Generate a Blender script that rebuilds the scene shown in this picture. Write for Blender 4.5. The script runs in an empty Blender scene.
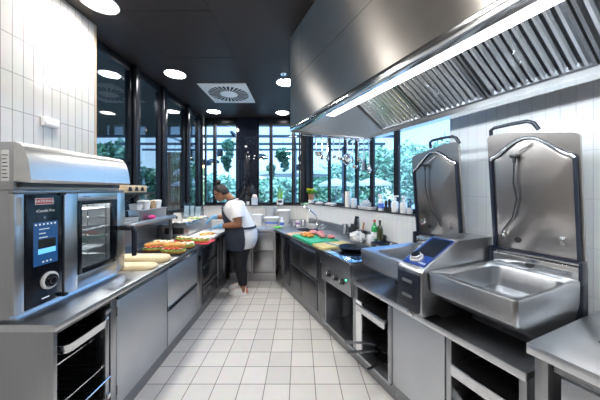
import bpy, bmesh, math, random
from mathutils import Vector, Matrix, noise
random.seed(11)
PI = math.pi
A = math.atan(0.4444)          # the right-hand run is turned by this angle
cA, sA = math.cos(A), math.sin(A)
SC = bpy.context.scene
COL = SC.collection

# ---------------------------------------------------------------- materials
def _p(m):
    return m.node_tree.nodes['Principled BSDF']

def M(name, col, rough=.5, metal=0., var=0., vscale=8., bump=0., bscale=40., stretch=None, emit=None, estr=0., coat=0., spec=None, trans=0., rvar=0., col2=None, alpha=None):
    m = bpy.data.materials.new(name); m.use_nodes = True
    nt = m.node_tree; b = _p(m); L = nt.links
    b.inputs['Base Color'].default_value = (*col, 1)
    b.inputs['Roughness'].default_value = rough
    b.inputs['Metallic'].default_value = metal
    if spec is not None: b.inputs['Specular IOR Level'].default_value = spec
    if coat: b.inputs['Coat Weight'].default_value = coat; b.inputs['Coat Roughness'].default_value = .08
    if trans: b.inputs['Transmission Weight'].default_value = trans
    if emit: b.inputs['Emission Color'].default_value = (*emit, 1); b.inputs['Emission Strength'].default_value = estr
    tc = nt.nodes.new('ShaderNodeTexCoord'); mp = nt.nodes.new('ShaderNodeMapping')
    L.new(tc.outputs['Object'], mp.inputs['Vector'])
    if stretch: mp.inputs['Scale'].default_value = stretch
    if var or rvar or col2:
        n = nt.nodes.new('ShaderNodeTexNoise'); n.inputs['Scale'].default_value = vscale; n.inputs['Detail'].default_value = 4
        L.new(mp.outputs['Vector'], n.inputs['Vector'])
        if var or col2:
            r = nt.nodes.new('ShaderNodeMix'); r.data_type = 'RGBA'
            c2 = col2 if col2 else tuple(max(0, c*(1-var)) for c in col)
            c1 = col if col2 else tuple(min(1, c*(1+var)) for c in col)
            r.inputs[6].default_value = (*c1, 1); r.inputs[7].default_value = (*c2, 1)
            cr = nt.nodes.new('ShaderNodeMapRange'); cr.inputs[1].default_value = .35; cr.inputs[2].default_value = .65
            L.new(n.outputs['Fac'], cr.inputs[0]); L.new(cr.outputs[0], r.inputs[0]); L.new(r.outputs[2], b.inputs['Base Color'])
        if rvar:
            mr = nt.nodes.new('ShaderNodeMapRange'); mr.inputs[3].default_value = rough-rvar; mr.inputs[4].default_value = rough+rvar
            L.new(n.outputs['Fac'], mr.inputs[0]); L.new(mr.outputs[0], b.inputs['Roughness'])
    if bump:
        n2 = nt.nodes.new('ShaderNodeTexNoise'); n2.inputs['Scale'].default_value = bscale; n2.inputs['Detail'].default_value = 3
        L.new(mp.outputs['Vector'], n2.inputs['Vector'])
        bp = nt.nodes.new('ShaderNodeBump'); bp.inputs['Strength'].default_value = bump; bp.inputs['Distance'].default_value = .01
        L.new(n2.outputs['Fac'], bp.inputs['Height']); L.new(bp.outputs['Normal'], b.inputs['Normal'])
    return m

def aniso(m, amt, rot=0.):
    nt = m.node_tree; b = _p(m); t = nt.nodes.new('ShaderNodeTangent'); t.direction_type = 'RADIAL'; t.axis = 'Z'
    b.inputs['Anisotropic'].default_value = amt; b.inputs['Anisotropic Rotation'].default_value = rot
    nt.links.new(t.outputs[0], b.inputs['Tangent'])
def tile_mat(name, plane, w, h, c1, c2, grout, rough, loc=(0, 0), mortar=.0025, wav=.25, wscale=9., gdepth=.35):
    m = bpy.data.materials.new(name); m.use_nodes = True
    nt = m.node_tree; b = _p(m); L = nt.links; N = nt.nodes.new
    tc = N('ShaderNodeTexCoord'); sp = N('ShaderNodeSeparateXYZ'); cb = N('ShaderNodeCombineXYZ')
    L.new(tc.outputs['Object'], sp.inputs[0])
    for i, ax in enumerate(plane):
        ad = N('ShaderNodeMath'); ad.operation = 'ADD'; ad.inputs[1].default_value = -loc[i] + 100*(w if i == 0 else h)
        L.new(sp.outputs['XYZ'.index(ax)], ad.inputs[0]); L.new(ad.outputs[0], cb.inputs[i])
    br = N('ShaderNodeTexBrick'); br.offset = 0; br.squash = 1
    br.inputs['Scale'].default_value = 1; br.inputs['Brick Width'].default_value = w; br.inputs['Row Height'].default_value = h
    br.inputs['Mortar Size'].default_value = mortar; br.inputs['Mortar Smooth'].default_value = .1; br.inputs['Bias'].default_value = 0
    br.inputs['Color1'].default_value = (*c1, 1); br.inputs['Color2'].default_value = (*c2, 1); br.inputs['Mortar'].default_value = (*grout, 1)
    L.new(cb.outputs[0], br.inputs['Vector'])
    n = N('ShaderNodeTexNoise'); n.inputs['Scale'].default_value = wscale; n.inputs['Detail'].default_value = 5
    L.new(tc.outputs['Object'], n.inputs['Vector'])
    mx = N('ShaderNodeMix'); mx.data_type = 'RGBA'; mx.blend_type = 'MULTIPLY'; mx.inputs[0].default_value = .16
    L.new(br.outputs['Color'], mx.inputs[6]); L.new(n.outputs['Color'], mx.inputs[7])
    L.new(mx.outputs[2], b.inputs['Base Color'])
    rr = N('ShaderNodeMapRange'); rr.inputs[3].default_value = rough; rr.inputs[4].default_value = .85
    L.new(br.outputs['Fac'], rr.inputs[0]); L.new(rr.outputs[0], b.inputs['Roughness'])
    hs = N('ShaderNodeMath'); hs.operation = 'MULTIPLY_ADD'; hs.inputs[1].default_value = -1.0
    L.new(br.outputs['Fac'], hs.inputs[0]); 
    nm = N('ShaderNodeMath'); nm.operation = 'MULTIPLY'; nm.inputs[1].default_value = wav
    L.new(n.outputs['Fac'], nm.inputs[0]); L.new(nm.outputs[0], hs.inputs[2])
    bp = N('ShaderNodeBump'); bp.inputs['Strength'].default_value = gdepth; bp.inputs['Distance'].default_value = .006
    L.new(hs.outputs[0], bp.inputs['Height']); L.new(bp.outputs['Normal'], b.inputs['Normal'])
    return m

def glass_mat(name, tint, refl=1.0):
    m = bpy.data.materials.new(name); m.use_nodes = True
    nt = m.node_tree; nt.nodes.remove(_p(m)); N = nt.nodes.new; L = nt.links
    out = [n for n in nt.nodes if n.type == 'OUTPUT_MATERIAL'][0]
    tr = N('ShaderNodeBsdfTransparent'); tr.inputs[0].default_value = (*tint, 1)
    gl = N('ShaderNodeBsdfGlossy'); gl.inputs['Roughness'].default_value = .01; gl.inputs[0].default_value = (refl, refl, refl, 1)
    fr = N('ShaderNodeFresnel'); fr.inputs[0].default_value = 1.5
    ge = N('ShaderNodeNewGeometry'); io = N('ShaderNodeMath'); io.operation = 'MULTIPLY_ADD'; io.inputs[1].default_value = 1/1.5-1.5; io.inputs[2].default_value = 1.5
    L.new(ge.outputs['Backfacing'], io.inputs[0]); L.new(io.outputs[0], fr.inputs[0])
    mx = N('ShaderNodeMixShader')
    L.new(fr.outputs[0], mx.inputs[0]); L.new(tr.outputs[0], mx.inputs[1]); L.new(gl.outputs[0], mx.inputs[2]); L.new(mx.outputs[0], out.inputs[0])
    return m

STEEL = M('brushed_steel', (.46, .475, .50), .30, 1, var=.03, vscale=4, rvar=.025, stretch=(40, 40, 1.5))
STEELH = M('steel_worktop', (.69, .71, .735), .31, 1, var=.025, vscale=3, rvar=.03, stretch=(40, 2, 4))
STEELD = M('steel_dark_grey', (.30, .31, .33), .34, 1, var=.08, vscale=6, rvar=.05, stretch=(3, 3, 50))  # darker grey steel for carcasses, kickboards and small parts
STEELP = M('polished_steel', (.72, .74, .76), .13, 1, rvar=.04, vscale=12)
STEELB = M('satin_hood_steel', (.50, .47, .44), .34, 1, var=.05, vscale=2.2, rvar=.03, stretch=(1, 1, 3))
aniso(STEELB, 1.0, .25)
PANEL = M('grey_door_steel', (.60, .625, .66), .48, 1, var=.03, vscale=3)
DARKP = M('dark_fridge_front', (.10, .11, .13), .22, .9, var=.08, vscale=4)
BLACK = M('black_plastic', (.012, .013, .016), .38, 0, bump=.05, bscale=300)
LIDM = M('lid_steel', (.34, .32, .31), .28, 1, var=.03, vscale=3, rvar=.02)
SLATM = M('filter_slat_steel', (.74, .77, .80), .24, 1, var=.02)
VISOR = M('visor_steel', (.66, .66, .66), .33, 1, var=.03, stretch=(3, 30, 3))
KNOBM = M('satin_knob', (.62, .63, .64), .35, .5, var=.02)
NAVYP = M('navy_plastic', (.008, .012, .024), .35, var=.1)
BLACKG = M('black_gloss_panel', (.005, .007, .012), .16, 0, spec=.3, var=.05)
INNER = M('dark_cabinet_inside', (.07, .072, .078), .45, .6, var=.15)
CEIL = M('dark_brown_ceiling', (.021, .0125, .011), .45, 0, var=.1, vscale=1.5)
FRAME = M('window_frame_dark', (.010, .012, .018), .32, .3, var=.1)
COLUMN = M('dark_glazed_panel', (.010, .013, .022), .045, 0, spec=.6, var=.05)
GLASS = glass_mat('window_glass_blue', (.63, .81, .97))
GLASSD = glass_mat('window_glass_grey', (.42, .52, .60))
ACRYL = glass_mat('clear_acrylic', (.90, .95, .97))
WHITE = M('white_plastic', (.80, .81, .82), .4, var=.03)
WHITEG = M('white_glazed', (.82, .82, .81), .15, var=.03)
PAPER = M('white_paper', (.80, .79, .76), .8, var=.04, bump=.1)
CHROME = M('chrome', (.80, .81, .82), .07, 1, var=.02)
LAMP = M('lamp_diffuser', (.9, .9, .9), .5, emit=(1, .96, .90), estr=14, var=.01)
STRIP = M('hood_light_strip', (.9, .9, .9), .5, emit=(.93, .97, 1), estr=6, var=.01)
TILE_L = tile_mat('white_wall_tiles_left', 'YZ', .065, .24, (.72, .71, .685), (.68, .67, .645), (.34, .33, .32), .12, loc=(0, .875), mortar=.003)
TILE_R = tile_mat('white_wall_tiles_right', 'YZ', .075, .30, (.80, .82, .83), (.77, .79, .81), (.60, .62, .64), .16, loc=(0, .9))
TILE_B = tile_mat('white_wall_tiles_back', 'XZ', .075, .30, (.80, .78, .75), (.77, .75, .72), (.62, .60, .58), .16, loc=(0, .9))
FLOORT = tile_mat('floor_tiles', 'XY', .2, .2, (.70, .675, .65), (.60, .58, .56), (.20, .185, .175), .42, loc=(-.08, 2.02), mortar=.0035, wav=.15, wscale=14, gdepth=.3)

# ---------------------------------------------------------------- mesh builder
class MB:
    def __init__(s):
        s.b = bmesh.new(); s.mi = 0
    def V(s, p): return s.b.verts.new(p)
    def F(s, vs):
        try:
            f = s.b.faces.new(vs); f.material_index = s.mi; return f
        except ValueError:
            return None
    def box(s, x0, x1, y0, y1, z0, z1, r=0, seg=2):
        x0, x1 = min(x0, x1), max(x0, x1); y0, y1 = min(y0, y1), max(y0, y1); z0, z1 = min(z0, z1), max(z0, z1)
        v = [s.V((x, y, z)) for z in (z0, z1) for y in (y0, y1) for x in (x0, x1)]
        fs = [s.F([v[i] for i in q]) for q in ((0, 2, 3, 1), (4, 5, 7, 6), (0, 1, 5, 4), (2, 6, 7, 3), (0, 4, 6, 2), (1, 3, 7, 5))]
        if r:
            r = min(r, .45*min(x1-x0, y1-y0, z1-z0))
            es = list({e for f in fs for e in f.edges})
            res = bmesh.ops.bevel(s.b, geom=es, offset=r, segments=seg, affect='EDGES', profile=.5)
            for f in res['faces']: f.material_index = s.mi
        return s
    def prism(s, poly, ax, a0, a1, r=0):
        def P(u, v, a): return {'x': (a, u, v), 'y': (u, a, v), 'z': (u, v, a)}[ax]
        lo = [s.V(P(u, v, a0)) for u, v in poly]; hi = [s.V(P(u, v, a1)) for u, v in poly]
        n = len(poly); fs = [s.F(lo[::-1]), s.F(hi)]
        for i in range(n):
            fs.append(s.F([lo[i], lo[(i+1) % n], hi[(i+1) % n], hi[i]]))
        if r:
            es = list({e for f in fs if f for e in f.edges})
            bmesh.ops.bevel(s.b, geom=es, offset=r, segments=2, affect='EDGES', profile=.5)
        return s
    def loft(s, rings, c0=True, c1=True, closed=True):
        R = [[s.V(p) for p in r] for r in rings]; n = len(R[0])
        for a, b in zip(R, R[1:]):
            for i in range(n if closed else n-1):
                j = (i+1) % n
                s.F([a[i], a[j], b[j], b[i]])
        if c0 and closed: s.F(R[0][::-1])
        if c1 and closed: s.F(R[-1])
        return s
    def cyl(s, p0, p1, r0, r1=None, n=16, cap=True):
        return s.tube([p0, p1], [r0, r0 if r1 is None else r1], n, cap)
    def tube(s, pts, r, n=8, cap=True):
        pts = [Vector(p) for p in pts]; k = len(pts)
        rs = r if isinstance(r, (list, tuple)) else [r]*k
        rings = []; u = None
        for i in range(k):
            t = (pts[min(i+1, k-1)] - pts[max(i-1, 0)]).normalized()
            if u is None:
                u = t.orthogonal().normalized()
            else:
                u = (u - t*u.dot(t)); u = u.normalized() if u.length > 1e-6 else t.orthogonal().normalized()
            w = t.cross(u)
            rings.append([pts[i] + (u*math.cos(a) + w*math.sin(a))*rs[i] for a in [2*PI*q/n for q in range(n)]])
        return s.loft(rings, cap, cap)
    def lathe(s, prof, c=(0, 0, 0), n=24, ax='z', cap=True):
        c = Vector(c)
        def P(r, z, a):
            x, y = r*math.cos(a), r*math.sin(a)
            return c + Vector({'z': (x, y, z), 'x': (z, x, y), 'y': (y, z, x)}[ax])
        return s.loft([[P(r, z, 2*PI*q/n) for q in range(n)] for r, z in prof], cap, cap)
    def ell(s, c, r, n=16, m=10, rot=None, fn=None):
        c = Vector(c); rings = []
        for i in range(m+1):
            th = PI*(i/m)*.98 + PI*.01
            ring = []
            for q in range(n):
                a = 2*PI*q/n
                d = Vector((math.sin(th)*math.cos(a), math.sin(th)*math.sin(a), math.cos(th)))
                k = fn(d) if fn else 1
                p = Vector((d.x*r[0], d.y*r[1], d.z*r[2]))*k
                if rot: p = rot @ p
                ring.append(c+p)
            rings.append(ring)
        return s.loft(rings)
    def quad(s, a, b, c, d): s.F([s.V(a), s.V(b), s.V(c), s.V(d)]); return s
    def mesh(s, name, off=Vector((0, 0, 0)), sharp=38, smooth=True):
        b = s.b
        bmesh.ops.recalc_face_normals(b, faces=b.faces)
        bmesh.ops.translate(b, verts=b.verts, vec=-Vector(off))
        lim = math.radians(sharp)
        for f in b.faces: f.smooth = smooth
        for e in b.edges:
            if len(e.link_faces) == 2 and e.calc_face_angle(0) > lim: e.smooth = False
        me = bpy.data.meshes.new(name); b.to_mesh(me); b.free()
        return me

def rrect(x0, x1, y0, y1, r, n=4):
    pts = []
    for cx, cy, a0 in ((x1-r, y1-r, 0), (x0+r, y1-r, PI/2), (x0+r, y0+r, PI), (x1-r, y0+r, 1.5*PI)):
        for i in range(n+1):
            a = a0 + i*PI/2/n; pts.append((cx+r*math.cos(a), cy+r*math.sin(a)))
    return pts

def W(x, y, z=0, a=0.):
    """frame point to world"""
    c, s_ = math.cos(a), math.sin(a)
    return Vector((c*x - s_*y, s_*x + c*y, z))
def toR(X, Y): return (cA*X + sA*Y, -sA*X + cA*Y)

def link(name, me, mats, parent=None):
    o = bpy.data.objects.new(name, me); COL.objects.link(o)
    for m in (mats if isinstance(mats, (list, tuple)) else [mats]): me.materials.append(m)
    if parent: o.parent = parent
    return o
def tag(o, label, cat, group=None):
    o['label'] = label; o['category'] = cat
    if group: o['group'] = group
    return o

class T:
    """one thing: an Empty at its base with its parts under it; coordinates given in the frame turned by a"""
    def __init__(s, name, label, cat, o, a=0., group=None):
        s.o = Vector(o); s.a = a
        s.e = bpy.data.objects.new(name, None); COL.objects.link(s.e)
        s.e.empty_display_size = .1
        s.e.location = W(*s.o, a); s.e.rotation_euler = (0, 0, a)
        tag(s.e, label, cat, group)
    def part(s, name, mb, mat, parent=None, label=None, sharp=38):
        o = link(name, mb.mesh(name, s.o, sharp), mat, parent or s.e)
        if label: o['label'] = label
        return o

def single(name, label, cat, mb, mat, o, a=0., group=None, sharp=38):
    o = Vector(o)
    ob = link(name, mb.mesh(name, o, sharp), mat)
    ob.location = W(*o, a); ob.rotation_euler = (0, 0, a)
    return tag(ob, label, cat, group)

def struct(name, mb, mat, a=0., parent=None, sharp=38):
    ob = link(name, mb.mesh(name, sharp=sharp), mat, parent)
    if not parent:
        ob.rotation_euler = (0, 0, a); ob['kind'] = 'structure'
    return ob

def dup(e, loc, a, label, group=None, rz=0., sc=None):
    """copy of a thing and its parts; loc in the frame turned by a"""
    r = e.copy(); COL.objects.link(r); r.location = W(*loc, a); r.rotation_euler = (0, 0, a+rz)
    if sc: r.scale = sc
    r['label'] = label
    if group: r['group'] = group
    for ch in list(e.children):
        c = ch.copy(); COL.objects.link(c); c.parent = r
        for g in list(ch.children):
            d = g.copy(); COL.objects.link(d); d.parent = c
    return r

def text(th, s, size, pos, xdir, ydir, mat, name='lettering', parent=None, bold=0., align='CENTER', depth=.0006):
    cu = bpy.data.curves.new('tmp', 'FONT'); cu.body = s; cu.size = size; cu.align_x = align; cu.align_y = 'CENTER'
    cu.extrude = depth; cu.offset = bold; cu.resolution_u = 3
    to = bpy.data.objects.new('tmp', cu); COL.objects.link(to)
    bpy.context.view_layer.update()
    me = bpy.data.meshes.new_from_object(to.evaluated_get(bpy.context.evaluated_depsgraph_get()))
    bpy.data.objects.remove(to); bpy.data.curves.remove(cu)
    me.name = name; me.materials.clear()
    x = Vector(xdir); y = Vector(ydir); z = x.cross(y)
    m = Matrix((( x.x, y.x, z.x, 0), (x.y, y.y, z.y, 0), (x.z, y.z, z.z, 0), (0, 0, 0, 1)))
    me.transform(Matrix.Translation(Vector(pos)-th.o) @ m)
    return link(name, me, mat, parent or th.e)
EXPO = 0.65; SKY = 1.9; SUN = 6; LAMPW = 9.0; HOODW = 14.0
# ---------------------------------------------------------------- camera and light
cam = bpy.data.cameras.new('camera'); co = bpy.data.objects.new('camera', cam); COL.objects.link(co)
co.location = (0, 0, 1.556); co.rotation_euler = (PI/2, 0, 0)
cam.sensor_width = 36; cam.lens = 252/600*36; cam.shift_y = -10/600; cam.clip_start = .05
SC.camera = co
SC.view_settings.view_transform = 'Standard'; SC.view_settings.look = 'None'
SC.view_settings.exposure = EXPO; SC.view_settings.gamma = 1; SC.view_settings.use_curve_mapping = False

w = bpy.data.worlds.new('sky'); SC.world = w; w.use_nodes = True
nt = w.node_tree; bg = nt.nodes['Background']
tc = nt.nodes.new('ShaderNodeTexCoord'); sp = nt.nodes.new('ShaderNodeSeparateXYZ'); nt.links.new(tc.outputs['Generated'], sp.inputs[0])
rp = nt.nodes.new('ShaderNodeValToRGB'); nt.links.new(sp.outputs[2], rp.inputs[0])
rp.color_ramp.elements[0].color = (.90, .96, 1, 1); rp.color_ramp.elements[0].position = .02
rp.color_ramp.elements[1].color = (.38, .60, .92, 1); rp.color_ramp.elements[1].position = .55
nt.links.new(rp.outputs[0], bg.inputs[0]); bg.inputs[1].default_value = SKY

sun = bpy.data.lights.new('sun', 'SUN'); sun.energy = SUN; sun.angle = .02; sun.color = (1, .96, .88)
so = bpy.data.objects.new('sun', sun); COL.objects.link(so); so.rotation_euler = (math.radians(38), 0, math.radians(-14))

# ---------------------------------------------------------------- room
CZ = 3.05; YB = 5.2; XG = -2.0; XL = -1.855; TW = 2.25
def s_px(x, t):
    r = (x-300)/252; Y = t/(r*cA+sA); return -sA*r*Y + cA*Y
S_WIN = s_px(450, TW)
S_COR = (YB*cA*1 - sA*((TW-sA*YB)/cA))      # where the right wall meets the back wall
XC = (TW-sA*YB)/cA
floor = struct('floor', MB().prism([(-2.1, -1.7), (3.4, -1.7), (XC+.06, YB+.1), (-2.1, YB+.1)], 'z', -.08, 0), FLOORT)
struct('ceiling', MB().prism([(-6.5, -1.7), (3.4, -1.7), (XC+.2, YB+.15), (XC+.2, 5.95), (-2.3, 5.95), (-2.9, 7.2), (-6.5, 7.2)], 'z', CZ, CZ+.15), CEIL)
b = MB(); b.box(XL-.12, XL, -1.6, 2.28, 0, CZ)
struct('wall_left', b, TILE_L)
b = MB(); b.box(XL-.12, XL+.003, 2.281, 2.295, 0, CZ)
struct('trim_1', b, M('tile_edge_strip', (.55, .42, .30), .4, var=.05))
struct('wall_rear', MB().box(-1.97, 3.3, -1.72, -1.6, 0, CZ), M('rear_wall_paint', (.16, .13, .115), .6, var=.03))
b = MB(); b.box(TW, TW+.12, -2.6, S_WIN, 0, CZ); b.box(TW, TW+.12, S_WIN, S_COR+.05, 0, 1.275)
struct('wall_right', b, TILE_R, A)
b = MB(); b.box(XG-.06, XC+.05, YB, YB+.12, 0, 1.235)
struct('wall_back', b, TILE_B)
struct('wall_left_far', MB().box(XG-.1, XG, 2.296, YB, 0, 1.17), M('pass_wall_dark', (.05, .052, .06), .3, .4, var=.1))
# ledges
struct('trim_2', MB().box(TW-.02, TW+.16, S_WIN-.02, S_COR-.09, 1.275, 1.29, .003), M('dark_sill', (.035, .037, .042), .35, var=.15), A)
struct('trim_3', MB().box(XG-.05, XC-.03, YB-.02, YB+.16, 1.235, 1.25, .003), bpy.data.materials['dark_sill'])
struct('trim_4', MB().box(XG-.12, XG+.02, 2.30, YB-.03, 1.17, 1.185, .003), bpy.data.materials['dark_sill'])
# ceiling access hatch outline
b = MB()
for (x0, x1, y0, y1) in ((-1.5, -1.495, 1.45, 2.85), (-.75, -.745, 1.45, 2.85), (-1.5, -.745, 2.845, 2.85), (-1.5, -.745, 2.1, 2.105)):
    b.box(x0, x1, y0, y1, CZ-.002, CZ)
struct('trim_5', b, M('ceiling_joint', (.012, .010, .010), .6, var=.1))

wn = [0]
def window(a, ax, u0, u1, d, z0, z1, fw0, fw1, pane=GLASS, dep=.07, top=.09, bot=.05, trans=None):
    """framed pane: runs along 'ax' from u0 to u1 at depth d; posts of width fw0/fw1"""
    wn[0] += 1
    def bx(b, p0, p1, q0, q1, z0, z1, r=.004):
        if ax == 'y': b.box(q0, q1, p0, p1, z0, z1, r)
        else: b.box(p0, p1, q0, q1, z0, z1, r)
    sg = 1
    b = MB()
    bx(b, u0, u0+fw0, d, d+dep, z0, z1); bx(b, u1-fw1, u1, d, d+dep, z0, z1)
    bx(b, u0+fw0, u1-fw1, d+.005, d+dep-.005, z0, z0+bot); bx(b, u0+fw0, u1-fw1, d+.005, d+dep-.005, z1-top, z1)
    if trans: bx(b, u0+fw0, u1-fw1, d+.005, d+dep-.005, trans-.025, trans+.025)
    o = struct('window_%d' % wn[0], b, FRAME, a)
    p = MB(); bx(p, u0+fw0-.003, u1-fw1+.003, d+dep*.45, d+dep*.45+.008, z0+bot-.003, z1-top+.003, 0)
    struct('pane', p, pane, 0, o)
    return o
# left glazed partition
ys = [2.30, 3.05, 3.68, 4.46, 4.99, YB]
for i in range(5):
    window(0, 'y', ys[i]+.002, ys[i+1]-.002, XG-.07, 1.187, CZ, .03 if i == 0 else .055, .07 if i < 3 else .035, GLASSD, trans=1.88 if i == 0 else None)
# half-round post covers on the partition
for i, y in enumerate(ys[1:4]):
    struct('trim_%d' % (6+i), MB().box(XG-.0, XG+.05, y-.05, y+.045, 1.187, CZ, .02, 3), M('post_cover_%d' % i, (.03, .033, .042), .24, .6, var=.05))
# back glazing
xs = [-1.985, -1.775, -1.30]
for i in range(2):
    window(0, 'x', xs[i]+.001, xs[i+1]-.001, YB+.02, 1.252, CZ, .03, .03, GLASS, top=.14)
struct('trim_9', MB().box(-1.298, -.887, YB-.02, YB+.2, 1.252, CZ, .004), COLUMN)
xs = [-.885, -.60, -.135, XC-.14]
for i in range(3):
    window(0, 'x', xs[i]+.001, xs[i+1]-.001, YB+.02, 1.252, CZ, .03, .035, GLASS, top=.14)
# corner post
struct('trim_10', MB().prism([(XC-.138, YB+.0), (XC-.06, YB), (XC-.02, YB-.06), (XC+.10, YB-.02), (XC+.05, YB+.12), (XC-.138, YB+.12)], 'z', 1.292, CZ), FRAME)
# right glazing
px = [450, 392, 368, 353, 342, 326]
ss = [s_px(x, TW) for x in px] + [S_COR-.10]
fw = [(.015, .055), (.015, .05), (.015, .045), (.012, .012), (.012, .045), (.012, .02)]
for i in range(6):
    window(A, 'y', ss[i]+.002, ss[i+1]-.002, TW+.04, 1.292, CZ, fw[i][0], fw[i][1], GLASS, dep=.04)

# ---------------------------------------------------------------- ceiling fittings
def downlight(name_label, x, y, first=[None], power=LAMPW, vis=True):
    if first[0] is None:
        t = T('ceiling_downlight', name_label, 'ceiling light', (x, y, CZ), 0, 'recessed ceiling downlights')
        b = MB(); b.lathe([(.118, -.001), (.132, -.008), (.136, -.001), (.128, .0)], (x, y, CZ), 32, cap=False); t.part('trim_ring', b, WHITE)
        b = MB(); b.lathe([(.0005, -.004), (.119, -.004), (.119, .0), (.0005, .0)], (x, y, CZ), 32); t.part('diffuser', b, LAMP)
        first[0] = t.e; e = t.e
    else:
        e = dup(first[0], (x, y, CZ), 0, name_label, 'recessed ceiling downlights')
    l = bpy.data.lights.new('ceiling_area_lamp', 'AREA'); l.shape = 'DISK'; l.size = .22; l.energy = power; l.color = (1, .965, .92); l.spread = math.radians(150)
    lo = bpy.data.objects.new('ceiling_area_lamp', l); COL.objects.link(lo); lo.location = (x, y, CZ-.012)
    return e
downlight('round white ceiling light nearest the camera, over the tiled wall', -1.60, 2.01)
downlight('round white ceiling light between the nearest one and the square air vent', -1.61, 3.25)
downlight('round white ceiling light just beyond the square air vent', -1.64, 4.80)
downlight('round white ceiling light in front of the back window, beside the hood corner', -.34, 4.88)
downlight('round white ceiling light half hidden behind the upper edge of the hood', -.20, 3.50)
for x, y in ((-1.6, .6), (-.45, .9), (-.45, -.6), (-1.6, -.8), (.9, -.9)):  # first lamp known from its reflection; the others are unseen, added for light
    l = bpy.data.lights.new('ceiling_area_lamp', 'AREA'); l.shape = 'DISK'; l.size = .24; l.energy = LAMPW; l.color = (1, .965, .92)
    lo = bpy.data.objects.new('ceiling_area_lamp', l); COL.objects.link(lo); lo.location = (x, y, CZ-.012)

# swirl air diffuser
t = T('air_vent', 'square white ceiling air vent with radial slots', 'air vent', (-1.10, 3.90, CZ))
x0, y0 = -1.10, 3.90
b = MB(); b.box(x0-.34, x0+.34, y0-.385, y0+.385, CZ-.014, CZ, .003); t.part('face_plate', b, M('vent_white', (.70, .70, .70), .45, var=.03))
b = MB()
for k in range(28):
    a = 2*PI*k/28; ca, sa = math.cos(a), math.sin(a)
    tx, ty = -sa, ca; r0, r1 = .135, .30; z = CZ-.0145
    p = [(x0+r0*ca-tx*.009, y0+r0*sa-ty*.009), (x0+r1*ca-tx*.02, y0+r1*sa-ty*.02), (x0+r1*ca+tx*.02, y0+r1*sa+ty*.02), (x0+r0*ca+tx*.009, y0+r0*sa+ty*.009)]
    b.prism(p, 'z', z-.0015, z)
t.part('radial_slots', b, M('vent_slot_black', (.01, .01, .012), .6, var=.1))
b = MB(); b.lathe([(.0005, -.0205), (.118, -.0205), (.125, -.0145), (.0005, -.0145)], (x0, y0, CZ), 28); t.part('center_disc', b, WHITE)
t = T('sprinkler', 'small chrome ceiling sprinkler near the hood corner', 'sprinkler', (-.215, 3.25, CZ))
b = MB(); b.lathe([(.0005, -.012), (.035, -.010), (.042, 0), (.0005, 0)], (-.215, 3.25, CZ), 16); b.cyl((-.215, 3.25, CZ-.06), (-.215, 3.25, CZ-.011), .008); t.part('rosette', b, CHROME)
b = MB(); b.lathe([(.0005, -.068), (.022, -.066), (.022, -.061), (.0005, -.060)], (-.215, 3.25, CZ), 16); t.part('deflector', b, CHROME)
b = MB(); b.box(XL, XL+.022, 1.80, 1.925, 2.02, 2.085, .005); 
t = T('wall_switch_box', 'small white wall box on the left tiled wall', 'wall box', (XL, 1.86, 2.02)); t.part('housing', b, WHITE)
b = MB(); b.box(XL+.022, XL+.026, 1.815, 1.91, 2.028, 2.05, .002); t.part('cover', b, WHITEG)

# ---------------------------------------------------------------- outdoors
struct('ground', MB().prism([(-30, 5.33), (30, 5.33), (30, 45), (-30, 45)], 'z', -.2, -.05), M('terrace_paving', (.42, .42, .40), .8, var=.15, vscale=2))
LEAFS = [M('leaves_mid_green', (.22, .42, .28), .55, col2=(.36, .56, .38), vscale=2.5), M('leaves_dark_green', (.09, .23, .15), .55, col2=(.16, .34, .22), vscale=2.5), M('leaves_pale_green', (.36, .56, .44), .55, col2=(.50, .66, .52), vscale=2.5)]
BARK = M('tree_bark', (.10, .075, .055), .9, var=.3, bump=.5)
def leaf_mass(b, c, r, n, sz, rnd):
    c = Vector(c)
    for _ in range(n):
        d = Vector((rnd.gauss(0, 1), rnd.gauss(0, 1), rnd.gauss(0, 1))).normalized()
        k = .55+.45*rnd.random()**.5
        k *= .8+.35*noise.noise(d*2.3+c)
        p = c+Vector((d.x*r[0], d.y*r[1], d.z*r[2]))*k
        u = Vector((rnd.gauss(0, 1), rnd.gauss(0, 1), rnd.gauss(0, .6))).normalized(); v = u.orthogonal().normalized()
        v = (v*math.cos(rnd.random()*3)+u.cross(v)*math.sin(rnd.random()*3)).normalized()
        s = sz*(.6+.8*rnd.random())
        b.F([b.V(p-u*s), b.V(p+v*s*.45), b.V(p+u*s), b.V(p-v*s*.45)])
def tree(x, y, zc, r, kind, label, n=1500, sz=.14, seed=1):
    rnd = random.Random(seed)
    t = T('tree', label, 'tree', (x, y, -.05), 0, 'trees outside the windows')
    b = MB(); b.tube([(x, y, -.05), (x+.05, y, zc*.5), (x-.04, y+.05, zc+.3*r[2])], [.14, .11, .04], 10)
    for k in range(5):
        a = k*1.3+seed
        b.tube([(x+.03, y, zc*.62), (x+r[0]*.35*math.cos(a), y+r[1]*.35*math.sin(a), zc), (x+r[0]*.65*math.cos(a), y+r[1]*.65*math.sin(a), zc+r[2]*.35)], [.06, .04, .015], 6)
    t.part('trunk', b, BARK)
    b = MB(); leaf_mass(b, (x, y, zc), r, n, sz, rnd)
    for k in range(5):
        a = rnd.random()*6.28; q = .55
        leaf_mass(b, (x+r[0]*q*math.cos(a), y+r[1]*q*math.sin(a), zc+r[2]*rnd.uniform(-.4, .45)), [v*.55 for v in r], n//5, sz, rnd)
    t.part('foliage', b, LEAFS[kind], sharp=180)
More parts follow.
